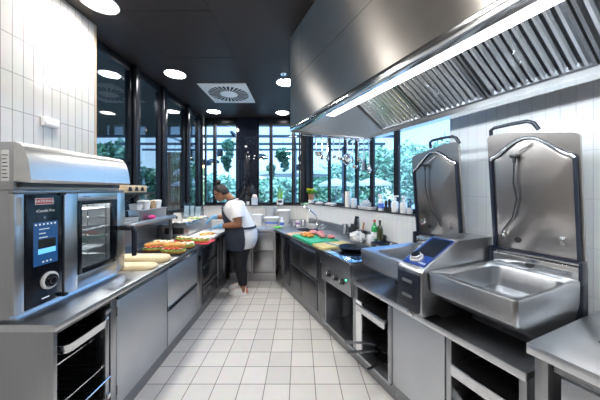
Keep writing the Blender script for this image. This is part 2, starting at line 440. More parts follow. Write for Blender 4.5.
TREES = [
 (-8.2, 11.0, 2.1, (1.7, 1.5, 1.9), 1, 'dark tree seen through the left partition beside the tiled wall'),
 (-6.2, 12.5, 1.7, (1.5, 1.4, 1.6), 0, 'green tree seen through the second pane of the left partition'),
 (-4.6, 14.5, 1.1, (1.5, 1.3, 1.6), 2, 'pale tree beyond the left corner of the back window'),
 (-2.9, 15.5, .95, (1.6, 1.4, 1.65), 0, 'green tree outside directly behind the head of the cook'),
 (-1.3, 15.0, 1.0, (1.4, 1.3, 1.6), 2, 'pale tree beyond the back window right of the dark column'),
 (.5, 16.5, 1.15, (1.7, 1.4, 1.8), 0, 'green tree beyond the corner of the two window walls'),
 (2.6, 18.0, 1.7, (1.8, 1.5, 2.3), 2, 'pale tree behind the left parasol outside'),
 (5.2, 19.0, 2.6, (2.2, 1.8, 3.0), 0, 'tall green tree rising between the two parasols outside'),
 (7.8, 18.0, 2.6, (2.0, 1.8, 2.9), 2, 'tall pale tree behind the right parasol outside'),
 (8.6, 14.6, 2.3, (1.7, 1.6, 2.5), 0, 'green tree seen in the nearest right window behind the lid'),
]
for i, q in enumerate(TREES):
    tree(q[0], q[1], q[2], q[3], q[4], q[5], n=1500, sz=.17, seed=i+3)
CANV = M('parasol_canvas', (.62, .64, .66), .8, var=.04)
def parasol(x, y, z1, zr, r, label):
    t = T('parasol', label, 'parasol', (x, y, -.05), 0, 'parasols on the terrace')
    b = MB(); b.cyl((x, y, .0), (x, y, z1), .03); t.part('pole', b, STEELD)
    b = MB(); b.lathe([(.0005, -.05), (.3, -.05), (.28, .02), (.04, .05), (.0005, .05)], (x, y, 0), 20); t.part('foot', b, STEELD)
    b = MB(); n = 8; f = []
    for R, z in ((.02, z1), (r*.5, z1-(z1-zr)*.45), (r, zr), (r, zr-.14), (r-.01, zr-.14), (r-.02, zr-.02), (.03, z1-.05)):
        f.append([(x+R*math.cos(2*PI*k/n+.2), y+R*math.sin(2*PI*k/n+.2), z) for k in range(n)])
    b.loft(f); t.part('canopy', b, CANV)
parasol(2.0, 14.0, 2.22, 1.90, 1.0, 'grey-white parasol outside the right window, left of two')
parasol(4.05, 14.0, 2.28, 1.93, 1.0, 'grey-white parasol outside the right window, right of two')
parasol(-.25, 11.5, 3.1, 2.35, 1.75, 'large white parasol outside the back window')
# pergola beams on posts
BEAM = M('pergola_steel', (.05, .07, .10), .5, .3, var=.1)
t = T('pergola', 'dark steel pergola outside the back window', 'pergola', (-1, 7.5, -.05))
for y in (6.6, 7.7, 8.8):
    b = MB(); b.box(-5.5, 2.6, y-.03, y+.03, 2.93, 3.0, .004); t.part('cross_beam', b, BEAM)
for x in (-3.6, -1.75, -.15, 1.5):
    b = MB(); b.box(x-.03, x+.03, 6.4, 9.0, 3.0, 3.06, .004); t.part('long_beam', b, BEAM)
    b = MB(); b.box(x-.035, x+.035, 8.765, 8.835, -.05, 2.93, .004); t.part('post', b, BEAM)
# wooden screen behind the left partition
t = T('wooden_screen', 'brown slatted wooden screen behind the left glass partition', 'screen', (-2.92, 5.62, -.05))
b = MB()
for k in range(9): b.box(-3.16+k*.055, -3.115+k*.055, 5.6, 5.64, -.05, 2.4, .003)
b.box(-3.17, -2.66, 5.64, 5.66, -.05, 2.4); t.part('slats', b, M('dark_walnut', (.36, .19, .12), .5, var=.25, stretch=(20, 20, 1)))
# pendant lamps and hanging plants
SHADE = M('pendant_black', (.012, .014, .02), .4, var=.1)
BULB = M('warm_bulb', (1, .7, .4), .4, emit=(1, .62, .28), estr=6, var=.01)
def pendant(x, y, z, kind, label, top=2.93):
    t = T('pendant_lamp', label, 'pendant lamp', (x, y, z), 0, 'pendant lamps on the terrace')
    b = MB(); b.cyl((x, y, z+.1), (x, y, top), .006, n=6); t.part('cord', b, SHADE)
    P = {'wide': [(.02, .10), (.10, .085), (.20, .03), (.225, -.02), (.21, -.05), (.12, -.07), (.10, -.065), (.19, -.02), (.09, .07), (.01, .085)],
         'ball': [(.02, .11), (.09, .09), (.13, .02), (.13, -.05), (.09, -.12), (.06, -.12), (.10, -.05), (.10, .02), (.01, .09)],
         'tube': [(.02, .13), (.075, .11), (.09, .02), (.09, -.08), (.07, -.12), (.055, -.12), (.07, -.05), (.05, .09), (.01, .1)]}[kind]
    b = MB(); b.lathe(P, (x, y, z), 20); t.part('lamp_shade', b, SHADE)
    b = MB(); b.ell((x, y, z-.085), (.04, .04, .05), 12, 8); t.part('bulb', b, BULB)
def wp(px_, py, Y): return ((px_-300)*Y/252, Y, 1.556-(py-190)*Y/252)
for (px_, py, Y, k, l) in ((191, 153, 6.6, 'ball', 'round black pendant lamp outside, left of the dark discs'),
        (196, 159, 7.7, 'wide', 'wide black pendant lamp outside the left corner, left of two dark discs'),
        (203, 163, 6.6, 'wide', 'wide black pendant lamp outside the left corner, right of two dark discs'),
        (213, 161.5, 8.8, 'wide', 'flat oval black pendant lamp left of the tall tube pendant'),
        (220, 153, 7.7, 'tube', 'tall tube shaped black pendant lamp above the head of the cook'),
        (261, 157, 7.7, 'wide', 'wide black pendant lamp just right of the dark column'),
        (302, 158, 7.7, 'ball', 'upper round black pendant lamp near the window corner'),
        (299.5, 167, 8.8, 'ball', 'lower round black pendant lamp near the window corner'),
        (175, 166, 6.6, 'tube', 'black pendant lamp with warm bulb behind the left partition')):
    x, y, z = wp(px_, py, Y); pendant(x, y, z, k, l)
def hplant(px_, py, Y, r, label, seed):
    x, y, z = wp(px_, py, Y); rnd = random.Random(seed)
    t = T('hanging_plant', label, 'hanging plant', (x, y, z), 0, 'hanging plants on the terrace')
    b = MB(); b.cyl((x, y, z), (x, y, 2.93), .006, n=6); t.part('cord', b, SHADE)
    b = MB(); b.lathe([(.05, -.08), (.09, .0), (.10, .06), (.085, .06), (.03, .0)], (x, y, z), 14); t.part('pot', b, SHADE)
    b = MB(); leaf_mass(b, (x, y, z+.02), (r, r, r*.9), 260, .07, rnd); leaf_mass(b, (x+r*.2, y, z-r), (r*.6, r*.6, r), 140, .06, rnd); t.part('foliage', b, LEAFS[1], sharp=180)
hplant(228, 146, 7.7, .22, 'leafy hanging plant above and right of the head of the cook', 1)
hplant(226, 161, 6.6, .14, 'small hanging plant just right of the head of the cook', 2)
hplant(283, 156, 6.6, .22, 'large hanging plant in the middle of the back window', 3)
hplant(271, 169, 7.7, .15, 'small hanging plant left of the middle in the back window', 4)
# ================================================================= LEFT RUN
HZ = .90                                    # worktop height
FX = -1.215                                 # cabinet fronts
struct_wt = MB()
# worktop: follows the wall, with a turned-down front edge
b = MB(); b.prism([(-1.19, 1.224), (-1.19, 5.19), (XG+.005, 5.19), (XG+.005, 2.30), (XL+.005, 2.30), (XL+.005, 1.224)], 'z', HZ-.036, HZ, .003)
t = T('steel_worktop', 'long steel worktop of the left row, under the oven and the sandwiches', 'worktop', (-1.5, 3, HZ-.036)); t.part('worktop', b, STEELH)
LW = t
b = MB(); b.box(XG+.006, XG+.02, 2.31, 5.18, HZ+.001, 1.168); t.part('backsplash', b, STEELD)

def cab(name, label, y0, y1, group=None, body=STEEL, back=XL+.02, kick=True):
    t = T(name, label, 'cabinet', (FX, (y0+y1)/2, 0), 0, group)
    return t
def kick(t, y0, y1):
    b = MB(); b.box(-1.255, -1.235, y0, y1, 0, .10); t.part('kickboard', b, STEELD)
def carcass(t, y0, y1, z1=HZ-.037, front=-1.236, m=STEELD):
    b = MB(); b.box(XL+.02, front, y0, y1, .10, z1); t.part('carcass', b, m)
def griprail(t, parent, y0, y1, z, m=STEELP):
    # slanted grip strip that catches the light along the top of a front
    b = MB(); b.prism([(FX-.006, z-.04), (FX+.012, z-.034), (FX+.004, z-.004), (FX-.012, z)], 'y', y0+.004, y1-.004)
    return t.part('grip_strip', b, m, parent)

# -- open rack unit with side panel
t = T('rack_cabinet', 'open steel rack cabinet at the near end, below the oven', 'cabinet', (-1.5, 1.44, 0))
b = MB(); b.box(XL+.01, FX+.005, 1.236, 1.256, .0, HZ-.037, .002); t.part('side_panel', b, STEEL)
b = MB(); b.box(XL+.01, FX-.01, 1.622, 1.640, .10, HZ-.037); b.box(FX-.03, FX+.004, 1.612, 1.662, .10, HZ-.037, .002); t.part('side_panel', b, STEEL)
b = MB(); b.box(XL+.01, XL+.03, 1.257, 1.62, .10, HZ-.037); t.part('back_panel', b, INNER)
b = MB(); b.box(XL+.01, FX, 1.257, 1.62, .09, .12); t.part('bottom_panel', b, STEELD)
b = MB(); b.box(-1.255, -1.235, 1.257, 1.64, 0, .088); t.part('kickboard', b, STEELD)
b = MB(); b.box(FX-.012, FX, 1.258, 1.61, HZ-.062, HZ-.038); t.part('top_rail', b, STEELD)
rz = [.20+.085*k for k in range(8)]
for y in (1.268, 1.600):
    b = MB()
    for z in rz: b.box(XL+.05, FX-.04, y-.012, y+.012, z-.004, z)
    for x in (XL+.08, FX-.06): b.box(x-.012, x+.012, y-.01, y+.01, .12, HZ-.07)
    t.part('tray_runners', b, BLACK)
b = MB(); b.box(FX-.018, FX+.012, 1.560, 1.590, .19, .80, .004); b.box(FX-.005, FX+.018, 1.553, 1.597, .785, .81, .003)
p = t.part('locking_bar', b, STEEL)
b = MB(); b.box(FX+.010, FX+.026, 1.562, 1.588, .255, .285, .006); t.part('latch', b, CHROME, p)
# pans and grids resting on the runners
def gn_pan(x0, x1, y0, y1, z, h, nm, label, m=STEELP, grp=None, cat='tray'):
    t = T(nm, label, cat, ((x0+x1)/2, (y0+y1)/2, z), 0, grp)
    R = [rrect(x0+.012, x1-.012, y0+.012, y1-.012, .03), rrect(x0+.006, x1-.006, y0+.006, y1-.006, .03), rrect(x0, x1, y0, y1, .025), rrect(x0, x1, y0, y1, .025), rrect(x0+.012, x1-.012, y0+.012, y1-.012, .02), rrect(x0+.018, x1-.018, y0+.018, y1-.018, .03)]
    zz = [z, z+h-.003, z+h-.003, z+h, z+h, z+.003]
    b = MB(); b.loft([[(u, v, q) for u, v in r] for r, q in zip(R, zz)]); t.part('pan', b, m)
    return t
gn_pan(-1.78, -1.185, 1.284, 1.584, rz[6]+.001, .05, 'baking_pan', 'deep polished steel pan pulled out at the top of the open rack cabinet')
def grid(z, x1, nm, label):
    t = T(nm, label, 'oven rack', (-1.5, 1.434, z), 0, 'wire racks in the rack cabinet')
    b = MB()
    b.tube([(XL+.05, 1.275, z+.006), (x1, 1.275, z+.006), (x1, 1.593, z+.006), (XL+.05, 1.593, z+.006), (XL+.05, 1.275, z+.006)], .005, 6)
    t.part('rim_wire', b, CHROME)
    b = MB()
    for k in range(1, 12): b.cyl((XL+.05, 1.275+k*.0265, z+.006), (x1, 1.275+k*.0265, z+.006), .002, n=5)
    t.part('grid_wires', b, CHROME)
grid(rz[5]+.001, -1.28, 'wire_rack', 'wire rack just under the deep pan in the rack cabinet')
grid(rz[3]+.001, -1.22, 'wire_rack', 'middle wire rack with bright front rail in the rack cabinet')
grid(rz[2]+.001, -1.20, 'wire_rack', 'third wire rack from the top in the rack cabinet')
grid(rz[0]+.001, -1.24, 'wire_rack', 'lowest wire rack in the rack cabinet')

# -- single door cabinet
t = T('base_cabinet', 'steel base cabinet with one wide door right of the open rack', 'cabinet', (-1.5, 1.98, 0))
carcass(t, 1.664, 2.314); kick(t, 1.664, 2.314)
b = MB(); b.box(FX-.02, FX, 1.672, 2.306, .115, .825, .003); d = t.part('door', b, PANEL); griprail(t, d, 1.672, 2.306, .862)
b = MB(); b.box(FX-.004, FX+.006, 1.666, 1.674, .2, .26, .002); t.part('hinge', b, STEELD)
b = MB(); b.box(FX-.004, FX+.006, 1.666, 1.674, .72, .78, .002); t.part('hinge', b, STEELD)
# -- two-drawer cabinet
t = T('drawer_cabinet', 'steel cabinet with two wide drawers below the sandwich tray', 'cabinet', (-1.5, 2.64, 0))
carcass(t, 2.316, 2.975); kick(t, 2.316, 2.975)
for z0, z1 in ((.475, .825), (.115, .435)):
    b = MB(); b.box(FX-.02, FX, 2.322, 2.965, z0, z1-.0, .003); d = t.part('drawer', b, PANEL); griprail(t, d, 2.322, 2.965, z1+.038)
# -- narrow technical panel + dark drawers
t = T('refrigerated_counter', 'dark cooling cabinet with three drawers past the two-drawer unit', 'cabinet', (-1.5, 3.3, 0))
carcass(t, 2.977, 3.665); kick(t, 2.977, 3.665)
b = MB(); b.box(FX-.02, FX-.003, 2.985, 3.135, .115, .855, .003); p = t.part('technical_panel', b, STEEL)
b = MB(); b.box(FX-.004, FX+.004, 3.03, 3.07, .70, .76, .002); t.part('thermostat', b, BLACKG, p)
for z0, z1 in ((.62, .855), (.37, .605), (.115, .355)):
    b = MB(); b.box(FX-.02, FX, 3.142, 3.655, z0, z1, .004); d = t.part('drawer', b, DARKP)
    b = MB(); b.box(FX-.002, FX+.014, 3.15, 3.648, z1-.03, z1-.006, .004); t.part('grip_strip', b, STEELD, d)
t = T('refrigerated_counter', 'dark glossy cooling cabinet with two doors in front of the cook', 'cabinet', (-1.5, 3.9, 0))
carcass(t, 3.667, 4.245); kick(t, 3.667, 4.245)
for y0, y1 in ((3.675, 3.945), (3.965, 4.237)):
    b = MB(); b.box(FX-.02, FX, y0, y1, .115, .855, .004); d = t.part('door', b, DARKP)
    b = MB(); b.box(FX, FX+.018, y0+.012, y0+.03, .25, .80, .004); t.part('handle', b, STEEL, d)

# -- combi oven ------------------------------------------------------------
OX = -1.38; OY0, OY1 = 1.216, 1.985; OZ0, OZ1 = .945, 1.555
t = T('combi_oven', 'steel combi oven with touch screen standing on the left worktop', 'oven', (-1.6, 1.6, HZ)); OV = t
b = MB(); b.box(XL+.03, OX-.03, OY0+.01, 1.545, .925, OZ1-.001); b.box(XL+.03, OX-.03, 1.925, OY1-.01, .925, OZ1-.001)
b.box(XL+.03, OX-.03, 1.545, 1.925, .925, 1.005); b.box(XL+.03, OX-.03, 1.545, 1.925, 1.505, OZ1-.001); b.box(XL+.03, XL+.06, 1.545, 1.925, 1.005, 1.505)
t.part('housing', b, STEEL)
b = MB(); b.box(XL+.05, OX-.045, OY0+.05, OY1-.03, HZ+.001, .925); t.part('plinth', b, STEELP)
b = MB(); b.box(OX-.03, OX, OY0, 1.262, OZ0, OZ1-.018, .004); p = t.part('front_frame', b, STEEL)
b = MB(); b.box(OX, OX+.0008, 1.226, 1.25, 1.38, 1.52); t.part('rating_plate', b, M('rating_plate_grey', (.40, .40, .40), .5, var=.1), p)
b = MB(); b.box(OX-.03, OX-.004, OY0, OY1, OZ1-.017, OZ1+.0, .003); t.part('top_trim', b, STEELD)
b = MB(); b.box(OX-.028, OX+.002, 1.264, 1.462, OZ0, OZ1-.02, .004); cp = t.part('control_panel', b, BLACKG)
NP = OX+.0022
SCR = M('oven_touch_screen', (.01, .03, .08), .12, emit=(.02, .10, .28), estr=.42, var=.01)
LGT = M('screen_light_blue', (.02, .1, .3), .2, emit=(.15, .50, 1), estr=.9, var=.01)
PALE = M('screen_white', (.1, .1, .1), .2, emit=(.8, .9, 1), estr=.5, var=.01)
b = MB(); b.box(NP, NP+.0008, 1.302, 1.432, 1.155, 1.385); sc = t.part('touch_screen', b, SCR)
b = MB(); b.box(NP+.0009, NP+.0014, 1.325, 1.420, 1.215, 1.242); t.part('screen_bar', b, LGT, sc)
b = MB(); b.box(NP+.0009, NP+.0014, 1.325, 1.420, 1.244, 1.292); t.part('screen_window', b, M('screen_dark', (.01, .012, .02), .2, var=.1), sc)
for k in range(6):
    b = MB(); b.box(NP+.0009, NP+.0014, 1.309+k*.0205, 1.318+k*.0205, 1.368, 1.377, .0002); t.part('icon', b, PALE, sc)
for k in range(3):
    b = MB(); b.box(NP+.0009, NP+.0014, 1.347+k*.02, 1.356+k*.02, 1.167, 1.175, .0002); t.part('icon', b, PALE, sc)
for y1, z in ((1.385, 1.345), (1.365, 1.322), (1.375, 1.300)):
    b = MB(); b.box(NP+.0009, NP+.0014, 1.33, y1, z, z+.004); t.part('text_line', b, PALE, sc)
RED = M('logo_red', (.62, .01, .02), .4, var=.03); LWHT = M('logo_white', (.85, .85, .85), .4, var=.02)
b = MB(); b.box(NP, NP+.0012, 1.310, 1.408, 1.478, 1.513); lg = t.part('logo_plate', b, LWHT, cp)
b = MB(); b.box(NP+.0012, NP+.0018, 1.313, 1.405, 1.482, 1.509); t.part('logo_field', b, RED, cp)
text(t, 'RATIONAL', .0205, (NP+.0022, 1.359, 1.4955), (0, 1, 0), (0, 0, 1), LWHT, 'logo_lettering', cp, bold=.0006)
text(t, 'iCombi Pro', .021, (NP+.001, 1.365, 1.444), (0, 1, 0), (0, 0, 1), LWHT, 'model_lettering', cp)
b = MB(); b.lathe([(.0005, 0), (.007, 0), (.007, .001), (.0005, .001)], (NP, 1.36, 1.408), 12, 'x'); t.part('sensor_dot', b, STEELD, cp)
b = MB(); b.lathe([(.047, 0), (.047, .010), (.043, .014), (.036, .014), (.035, .004), (.0005, .004)], (NP, 1.383, 1.062), 28, 'x'); kn = t.part('dial_ring', b, WHITE, cp)
b = MB(); b.lathe([(.033, .004), (.032, .022), (.029, .026), (.0005, .026)], (NP, 1.383, 1.062), 28, 'x'); t.part('dial_knob', b, BLACKG, kn)
b = MB(); b.lathe([(.021, .026), (.021, .0275), (.016, .0275), (.016, .026)], (NP, 1.383, 1.062), 24, 'x', cap=False); t.part('dial_mark', b, STEELP, kn)
b = MB(); b.box(NP, NP+.0006, 1.345, 1.385, .972, .978); t.part('serial_mark', b, PALE, cp)
# door with window
DY0, DY1 = 1.476, 1.985
b = MB()
wy0, wy1, wz0, wz1 = 1.565, 1.902, 1.025, 1.487
b.box(OX-.03, OX, DY0, wy0, OZ0, OZ1-.02, .003); b.box(OX-.03, OX, wy1, DY1, OZ0, OZ1-.02, .003)
b.box(OX-.03, OX, wy0, wy1, OZ0, wz0, .001); b.box(OX-.03, OX, wy0, wy1, wz1, OZ1-.02, .001)
dr = t.part('door', b, STEEL)
b = MB(); fw_ = .03
b.box(OX-.02, OX+.003, wy0, wy0+fw_, wz0, wz1, .003); b.box(OX-.02, OX+.003, wy1-.05, wy1, wz0, wz1, .003)
b.box(OX-.02, OX+.003, wy0+fw_, wy1-.05, wz0, wz0+.03, .002); b.box(OX-.02, OX+.003, wy0+fw_, wy1-.05, wz1-.025, wz1, .002)
t.part('window_frame', b, BLACKG, dr)
b = MB(); b.box(OX-.012, OX-.006, wy0+fw_-.002, wy1-.048, wz0+.028, wz1-.023); t.part('door_glass', b, glass_mat('oven_glass', (.55, .58, .60)), dr)
b = MB(); b.box(OX-.03, OX+.004, 1.462, 1.475, OZ0+.02, OZ1-.03, .003); t.part('door_gap_strip', b, BLACK, dr)
b = MB(); b.box(OX-.01, OX+.02, 1.452, 1.482, OZ0-.004, OZ0+.012, .004); t.part('hinge', b, BLACK, dr)
b = MB(); b.box(OX-.01, OX+.012, 1.44, 1.476, OZ1-.026, OZ1-.016, .003); t.part('hinge', b, BLACK, dr)
text(t, 'RATIONAL', .012, (OX+.0008, 1.63, 1.513), (0, 1, 0), (0, 0, 1), STEELD, 'door_lettering', dr)
# lit cavity seen through the glass: liner, hanging ladders and grids
b = MB(); b.box(XL+.061, XL+.066, 1.546, 1.924, 1.006, 1.504); b.box(XL+.061, OX-.032, 1.546, 1.550, 1.006, 1.504); b.box(XL+.061, OX-.032, 1.920, 1.924, 1.006, 1.504); b.box(XL+.061, OX-.032, 1.551, 1.919, 1.006, 1.010); t.part('cavity_liner', b, STEELH)
for y in (1.575, 1.895):
    b = MB()
    for x in (-1.74, -1.60, -1.46): b.cyl((x, y, 1.03), (x, y, 1.48), .004, n=6)
    for k in range(6): b.cyl((-1.76, y, 1.08+k*.068), (-1.44, y, 1.08+k*.068), .004, n=6)
    t.part('hanging_ladder', b, CHROME)
for k in (1, 3, 5):
    b = MB(); z = 1.084+k*.068
    for q in range(10): b.cyl((-1.76, 1.585+q*.033, z), (-1.44, 1.585+q*.033, z), .0025, n=5)
    b.cyl((-1.44, 1.58, z), (-1.44, 1.89, z), .004, n=6); b.cyl((-1.76, 1.58, z), (-1.76, 1.89, z), .004, n=6)
    t.part('oven_grid', b, CHROME)
la = bpy.data.lights.new('oven_lamp', 'AREA'); la.shape = 'RECTANGLE'; la.size = .2; la.size_y = .2; la.energy = 2.2; la.color = (1, .97, .90)
lo = bpy.data.objects.new('oven_lamp', la); COL.objects.link(lo); lo.location = (-1.60, 1.735, 1.50)
# lever handle
b = MB(); b.box(OX, OX+.075, 1.925, 1.965, 1.245, 1.285, .008); hn = t.part('handle_base', b, BLACK, dr)
b = MB(); b.tube([(OX+.055, 1.93, 1.268), (OX+.085, 1.945, 1.266), (OX+.098, 1.95, 1.24), (OX+.098, 1.95, 1.05)], [.016, .018, .019, .017], 12); t.part('lever', b, NAVYP, dr)
# condensation hood on the oven
t = T('oven_exhaust_hood', 'curved steel exhaust hood sitting on top of the oven', 'hood', (-1.6, 1.58, OZ1+.001)); 
b = MB(); b.box(XL+.02, OX-.004, OY0, 1.93, OZ1+.002, 1.79, .003); t.part('housing', b, STEEL)
b = MB()
prof = [(OX-.004, 1.792), (OX+.016, 1.785)] + [(OX+.016+.066*math.sin(q*PI/2*.82)**1.0, 1.785-.165*(1-math.cos(q*PI/2*.82))/(1-math.cos(PI/2*.82))) for q in (.15, .3, .45, .6, .75, .9, 1)] 
prof += [(OX+.083, 1.605), (OX+.075, 1.592), (OX-.004, 1.60)]
b.prism(prof, 'y', OY0+.001, 1.925); t.part('visor', b, VISOR)
b = MB(); b.box(OX-.003, OX+.02, OY0+.02, 1.90, 1.571, 1.591); t.part('gap_strip', b, INNER)
b = MB(); b.box(OX-.06, OX-.022, OY0-.0012, OY0-.0002, 1.60, 1.75); t.part('label_plate', b, M('sticker_grey', (.55, .56, .57), .5, var=.05))
b = MB()
for k in range(7): b.box(OX-.056, OX-.028-.004*(k % 3), OY0-.0022, OY0-.0013, 1.615+k*.018, 1.619+k*.018)
t.part('label_print', b, BLACK)

# -- pass shelf behind the worktop -------------------------------------------
SZ = 1.205
t = T('pass_shelf', 'raised steel pass shelf behind the sandwiches, right of the oven', 'shelf', (-1.85, 2.9, HZ))
b = MB(); b.box(XG+.03, -1.735, 2.32, 3.46, SZ-.02, SZ, .002); t.part('shelf_board', b, STEELH)
b = MB(); b.tube([(-1.72, 2.05, SZ-.012), (-1.72, 3.46, SZ-.012)], .026, 12); t.part('front_rail', b, STEEL)
for y in (2.36, 3.40):
    b = MB(); b.box(-1.76, -1.725, y-.018, y+.018, HZ+.001, SZ-.021, .004); p = t.part('leg', b, STEEL)
b = MB(); b.box(XG+.03, XG+.045, 2.34, 3.44, HZ+.001, SZ-.021); t.part('rear_panel', b, STEELD)
b = MB(); b.box(-1.725, -1.722, 3.385, 3.415, 1.02, 1.10); b.box(-1.722, -1.715, 3.39, 3.41, 1.05, 1.08, .003); t.part('socket', b, BLACK, p)
# ================================================================= BACK RUN
BF = 4.28
P1 = ((1.32-sA*4.25)/cA, 4.25); P2 = ((2.235-sA*5.19)/cA, 5.19)
b = MB(); b.prism([(-1.188, 4.25), P1, P2, (-1.188, 5.19)], 'z', HZ-.036, HZ, .002)
t = T('steel_worktop', 'short steel worktop along the back wall under the window', 'worktop', (-.5, 4.7, HZ-.036)); t.part('worktop', b, STEELH)
b = MB(); b.box(-1.18, P2[0]-.03, 5.175, 5.19, HZ+.001, HZ+.06); t.part('upstand', b, STEEL)
for x0, x1, lab in ((-1.195, -.80, 'steel two-drawer cabinet in the back row, hidden behind the cook'), (-.795, -.415, 'steel two-drawer cabinet in the back corner right of the cook')):
    t = T('drawer_cabinet', lab, 'cabinet', ((x0+x1)/2, 4.6, 0))
    b = MB(); b.box(x0, x1, BF+.02, 5.15, .145, HZ-.037); t.part('carcass', b, STEELD)
    b = MB(); b.box(x0, x1, BF+.012, BF+.03, 0, .143); t.part('kickboard', b, STEEL)
    for z0, z1 in ((.535, .855), (.165, .52)):
        b = MB(); b.box(x0+.008, x1-.035, BF, BF+.018, z0, z1, .003); d = t.part('drawer', b, STEEL)
        b = MB(); b.box(x0+.012, x1-.04, BF-.012, BF, z1-.03, z1-.006, .004); t.part('grip_strip', b, STEELD, d)
    b = MB(); b.box(x1-.03, x1, BF-.004, BF+.018, .145, HZ-.037, .002); t.part('side_post', b, STEEL)

# ================================================================= RIGHT RUN (frame turned by A: x = towards the wall, y = away along the row)
RF = 1.36
q1 = toR(*P1); q2 = toR(*P2)
b = MB()
sk = (1.66, 1.96, 3.55, 3.90)       # sink opening t0,t1,s0,s1
yc = lambda tt: q1[1]+(q2[1]-q1[1])*(tt-q1[0])/(q2[0]-q1[0])
b.box(1.32, 2.235, 2.392, sk[2], HZ-.036, HZ)
b.prism([(1.32, sk[2]), (sk[0], sk[2]), (sk[0], yc(sk[0])-.002), (1.32, q1[1]-.002)], 'z', HZ-.036, HZ)
b.prism([(sk[1], sk[2]), (2.235, sk[2]), (2.235, yc(2.235)-.002), (sk[1], yc(sk[1])-.002)], 'z', HZ-.036, HZ)
b.prism([(sk[0], sk[3]), (sk[1], sk[3]), (sk[1], yc(sk[1])-.002), (sk[0], yc(sk[0])-.002)], 'z', HZ-.036, HZ)
t = T('steel_worktop', 'steel worktop of the right row from the corner sink to the cooker', 'worktop', (1.7, 3.2, HZ-.036), A); t.part('worktop', b, STEEL)
b = MB(); b.box(2.22, 2.235, 2.395, 4.55, HZ+.001, HZ+.10, .002); t.part('upstand', b, STEEL)
b = MB(); r0 = rrect(sk[0], sk[1], sk[2], sk[3], .04); r1 = rrect(sk[0]+.01, sk[1]-.01, sk[2]+.01, sk[3]-.01, .05)
rim = rrect(sk[0]-.012, sk[1]+.012, sk[2]-.012, sk[3]+.012, .045)
b.loft([[(u, v, z) for u, v in r] for r, z in ((rim, HZ+.001), (rim, HZ+.003), (r0, HZ+.003), (r1, HZ-.17))], False, True); t.part('sink_basin', b, STEELD)
# dark corner door
def rcab(name, label, s0, s1, cat='cabinet', z1=HZ-.037, m=STEELD, front=RF+.02):
    t = T(name, label, cat, (1.7, (s0+s1)/2, 0), A)
    b = MB(); b.box(front, 2.2, s0+.001, s1-.001, .14, z1); t.part('carcass', b, m)
    b = MB(); b.box(1.40, 1.42, s0+.001, s1-.001, 0, .139); t.part('kickboard', b, STEELD)
    return t
FRONT = M('dark_steel_front', (.20, .21, .225), .33, 1, var=.05, rvar=.05, stretch=(3, 3, 40))
# corner door: body trimmed so that it stays clear of the back row
t = T('base_cabinet', 'dark single-door cabinet in the corner of the right row', 'cabinet', (1.5, 3.62, 0), A)
b = MB(); b.prism([(RF+.02, 3.422), (1.64, 3.422), (1.64, 3.43), (RF+.02, 3.80)], 'z', .14, HZ-.037); t.part('carcass', b, STEELD)
b = MB(); b.box(1.40, 1.42, 3.422, 3.74, 0, .139); t.part('kickboard', b, STEELD)
b = MB(); b.box(RF, RF+.018, 3.43, 3.80, .15, .85, .003); d = t.part('door', b, DARKP)
b = MB(); b.box(RF-.012, RF, 3.44, 3.79, .81, .838, .003); t.part('grip_strip', b, BLACK, d)
t = T('drawer_cabinet', 'dark steel cabinet with four drawers below the green cutting board', 'cabinet', (1.7, 3.0, 0), A)
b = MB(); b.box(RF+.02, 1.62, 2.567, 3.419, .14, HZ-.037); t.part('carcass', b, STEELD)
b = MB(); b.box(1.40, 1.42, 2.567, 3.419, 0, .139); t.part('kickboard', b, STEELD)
for s0, s1 in ((2.585, 3.015), (3.03, 3.412)):
    for z0, z1 in ((.52, .85), (.155, .505)):
        b = MB(); b.box(RF, RF+.018, s0, s1, z0, z1, .003); d = t.part('drawer', b, FRONT)
        b = MB(); b.prism([(RF, z1-.04), (RF-.016, z1-.03), (RF-.010, z1-.006), (RF, z1-.002)], 'y', s0+.005, s1-.005); t.part('grip_strip', b, STEELD, d)
t = rcab('narrow_cabinet', 'narrow steel cabinet with a grille between the four drawers and the cooker', 2.392, 2.565)
b = MB(); b.box(RF, RF+.018, 2.395, 2.56, .15, .85, .003); d = t.part('front_panel', b, FRONT)
b = MB()
for k in range(9): b.box(RF-.003, RF, 2.42, 2.535, .42+k*.03, .435+k*.03, .001)
t.part('grille', b, INNER, d)
b = MB(); b.box(RF-.004, RF, 2.455, 2.50, .75, .80, .002); t.part('badge', b, CHROME, d)

# -- cooker -----------------------------------------------------------------
CS0, CS1 = 1.852, 2.390
t = T('range_cooker', 'steel cooker with three black knobs and a green light', 'cooker', (1.7, 2.12, .6), A)
b = MB(); b.box(1.33, 2.20, CS0, CS1, .60, .895, .004); t.part('body', b, STEEL)
b = MB()
b.box(1.31, 2.21, CS0, CS1, .897, .913, .004); t.part('hob_frame', b, STEELP)
b = MB(); b.box(1.40, 1.78, CS0+.05, CS1-.05, .9135, .917, .002); b.box(1.81, 2.16, CS0+.05, CS1-.05, .9135, .917, .002); t.part('ceramic_hob', b, BLACKG)
b = MB(); b.prism([(1.305, .885), (1.33, .885), (1.33, .605), (1.318, .605)], 'y', CS0+.002, CS1-.002); cpn = t.part('control_panel', b, STEEL)
for i, s in enumerate((2.22, 2.09, 1.975)):
    b = MB(); b.lathe([(.030, .0), (.030, -.006), (.024, -.010), (.022, -.034), (.0005, -.036)], (1.315, s, .705), 20, 'x'); k = t.part('control_knob', b, BLACK, cpn)
    b = MB(); b.box(1.276, 1.281, s-.003, s+.003, .70, .728); t.part('knob_mark', b, WHITE, k)
b = MB()
for s in (2.30, 2.22, 2.155, 2.09, 2.03, 1.975): b.box(1.3095, 1.312, s-.008, s+.008, .775, .80); b.box(1.308, 1.311, s-.005, s+.005, .815, .83)
t.part('scale_marks', b, M('panel_print_grey', (.16, .16, .17), .5, var=.05), cpn)
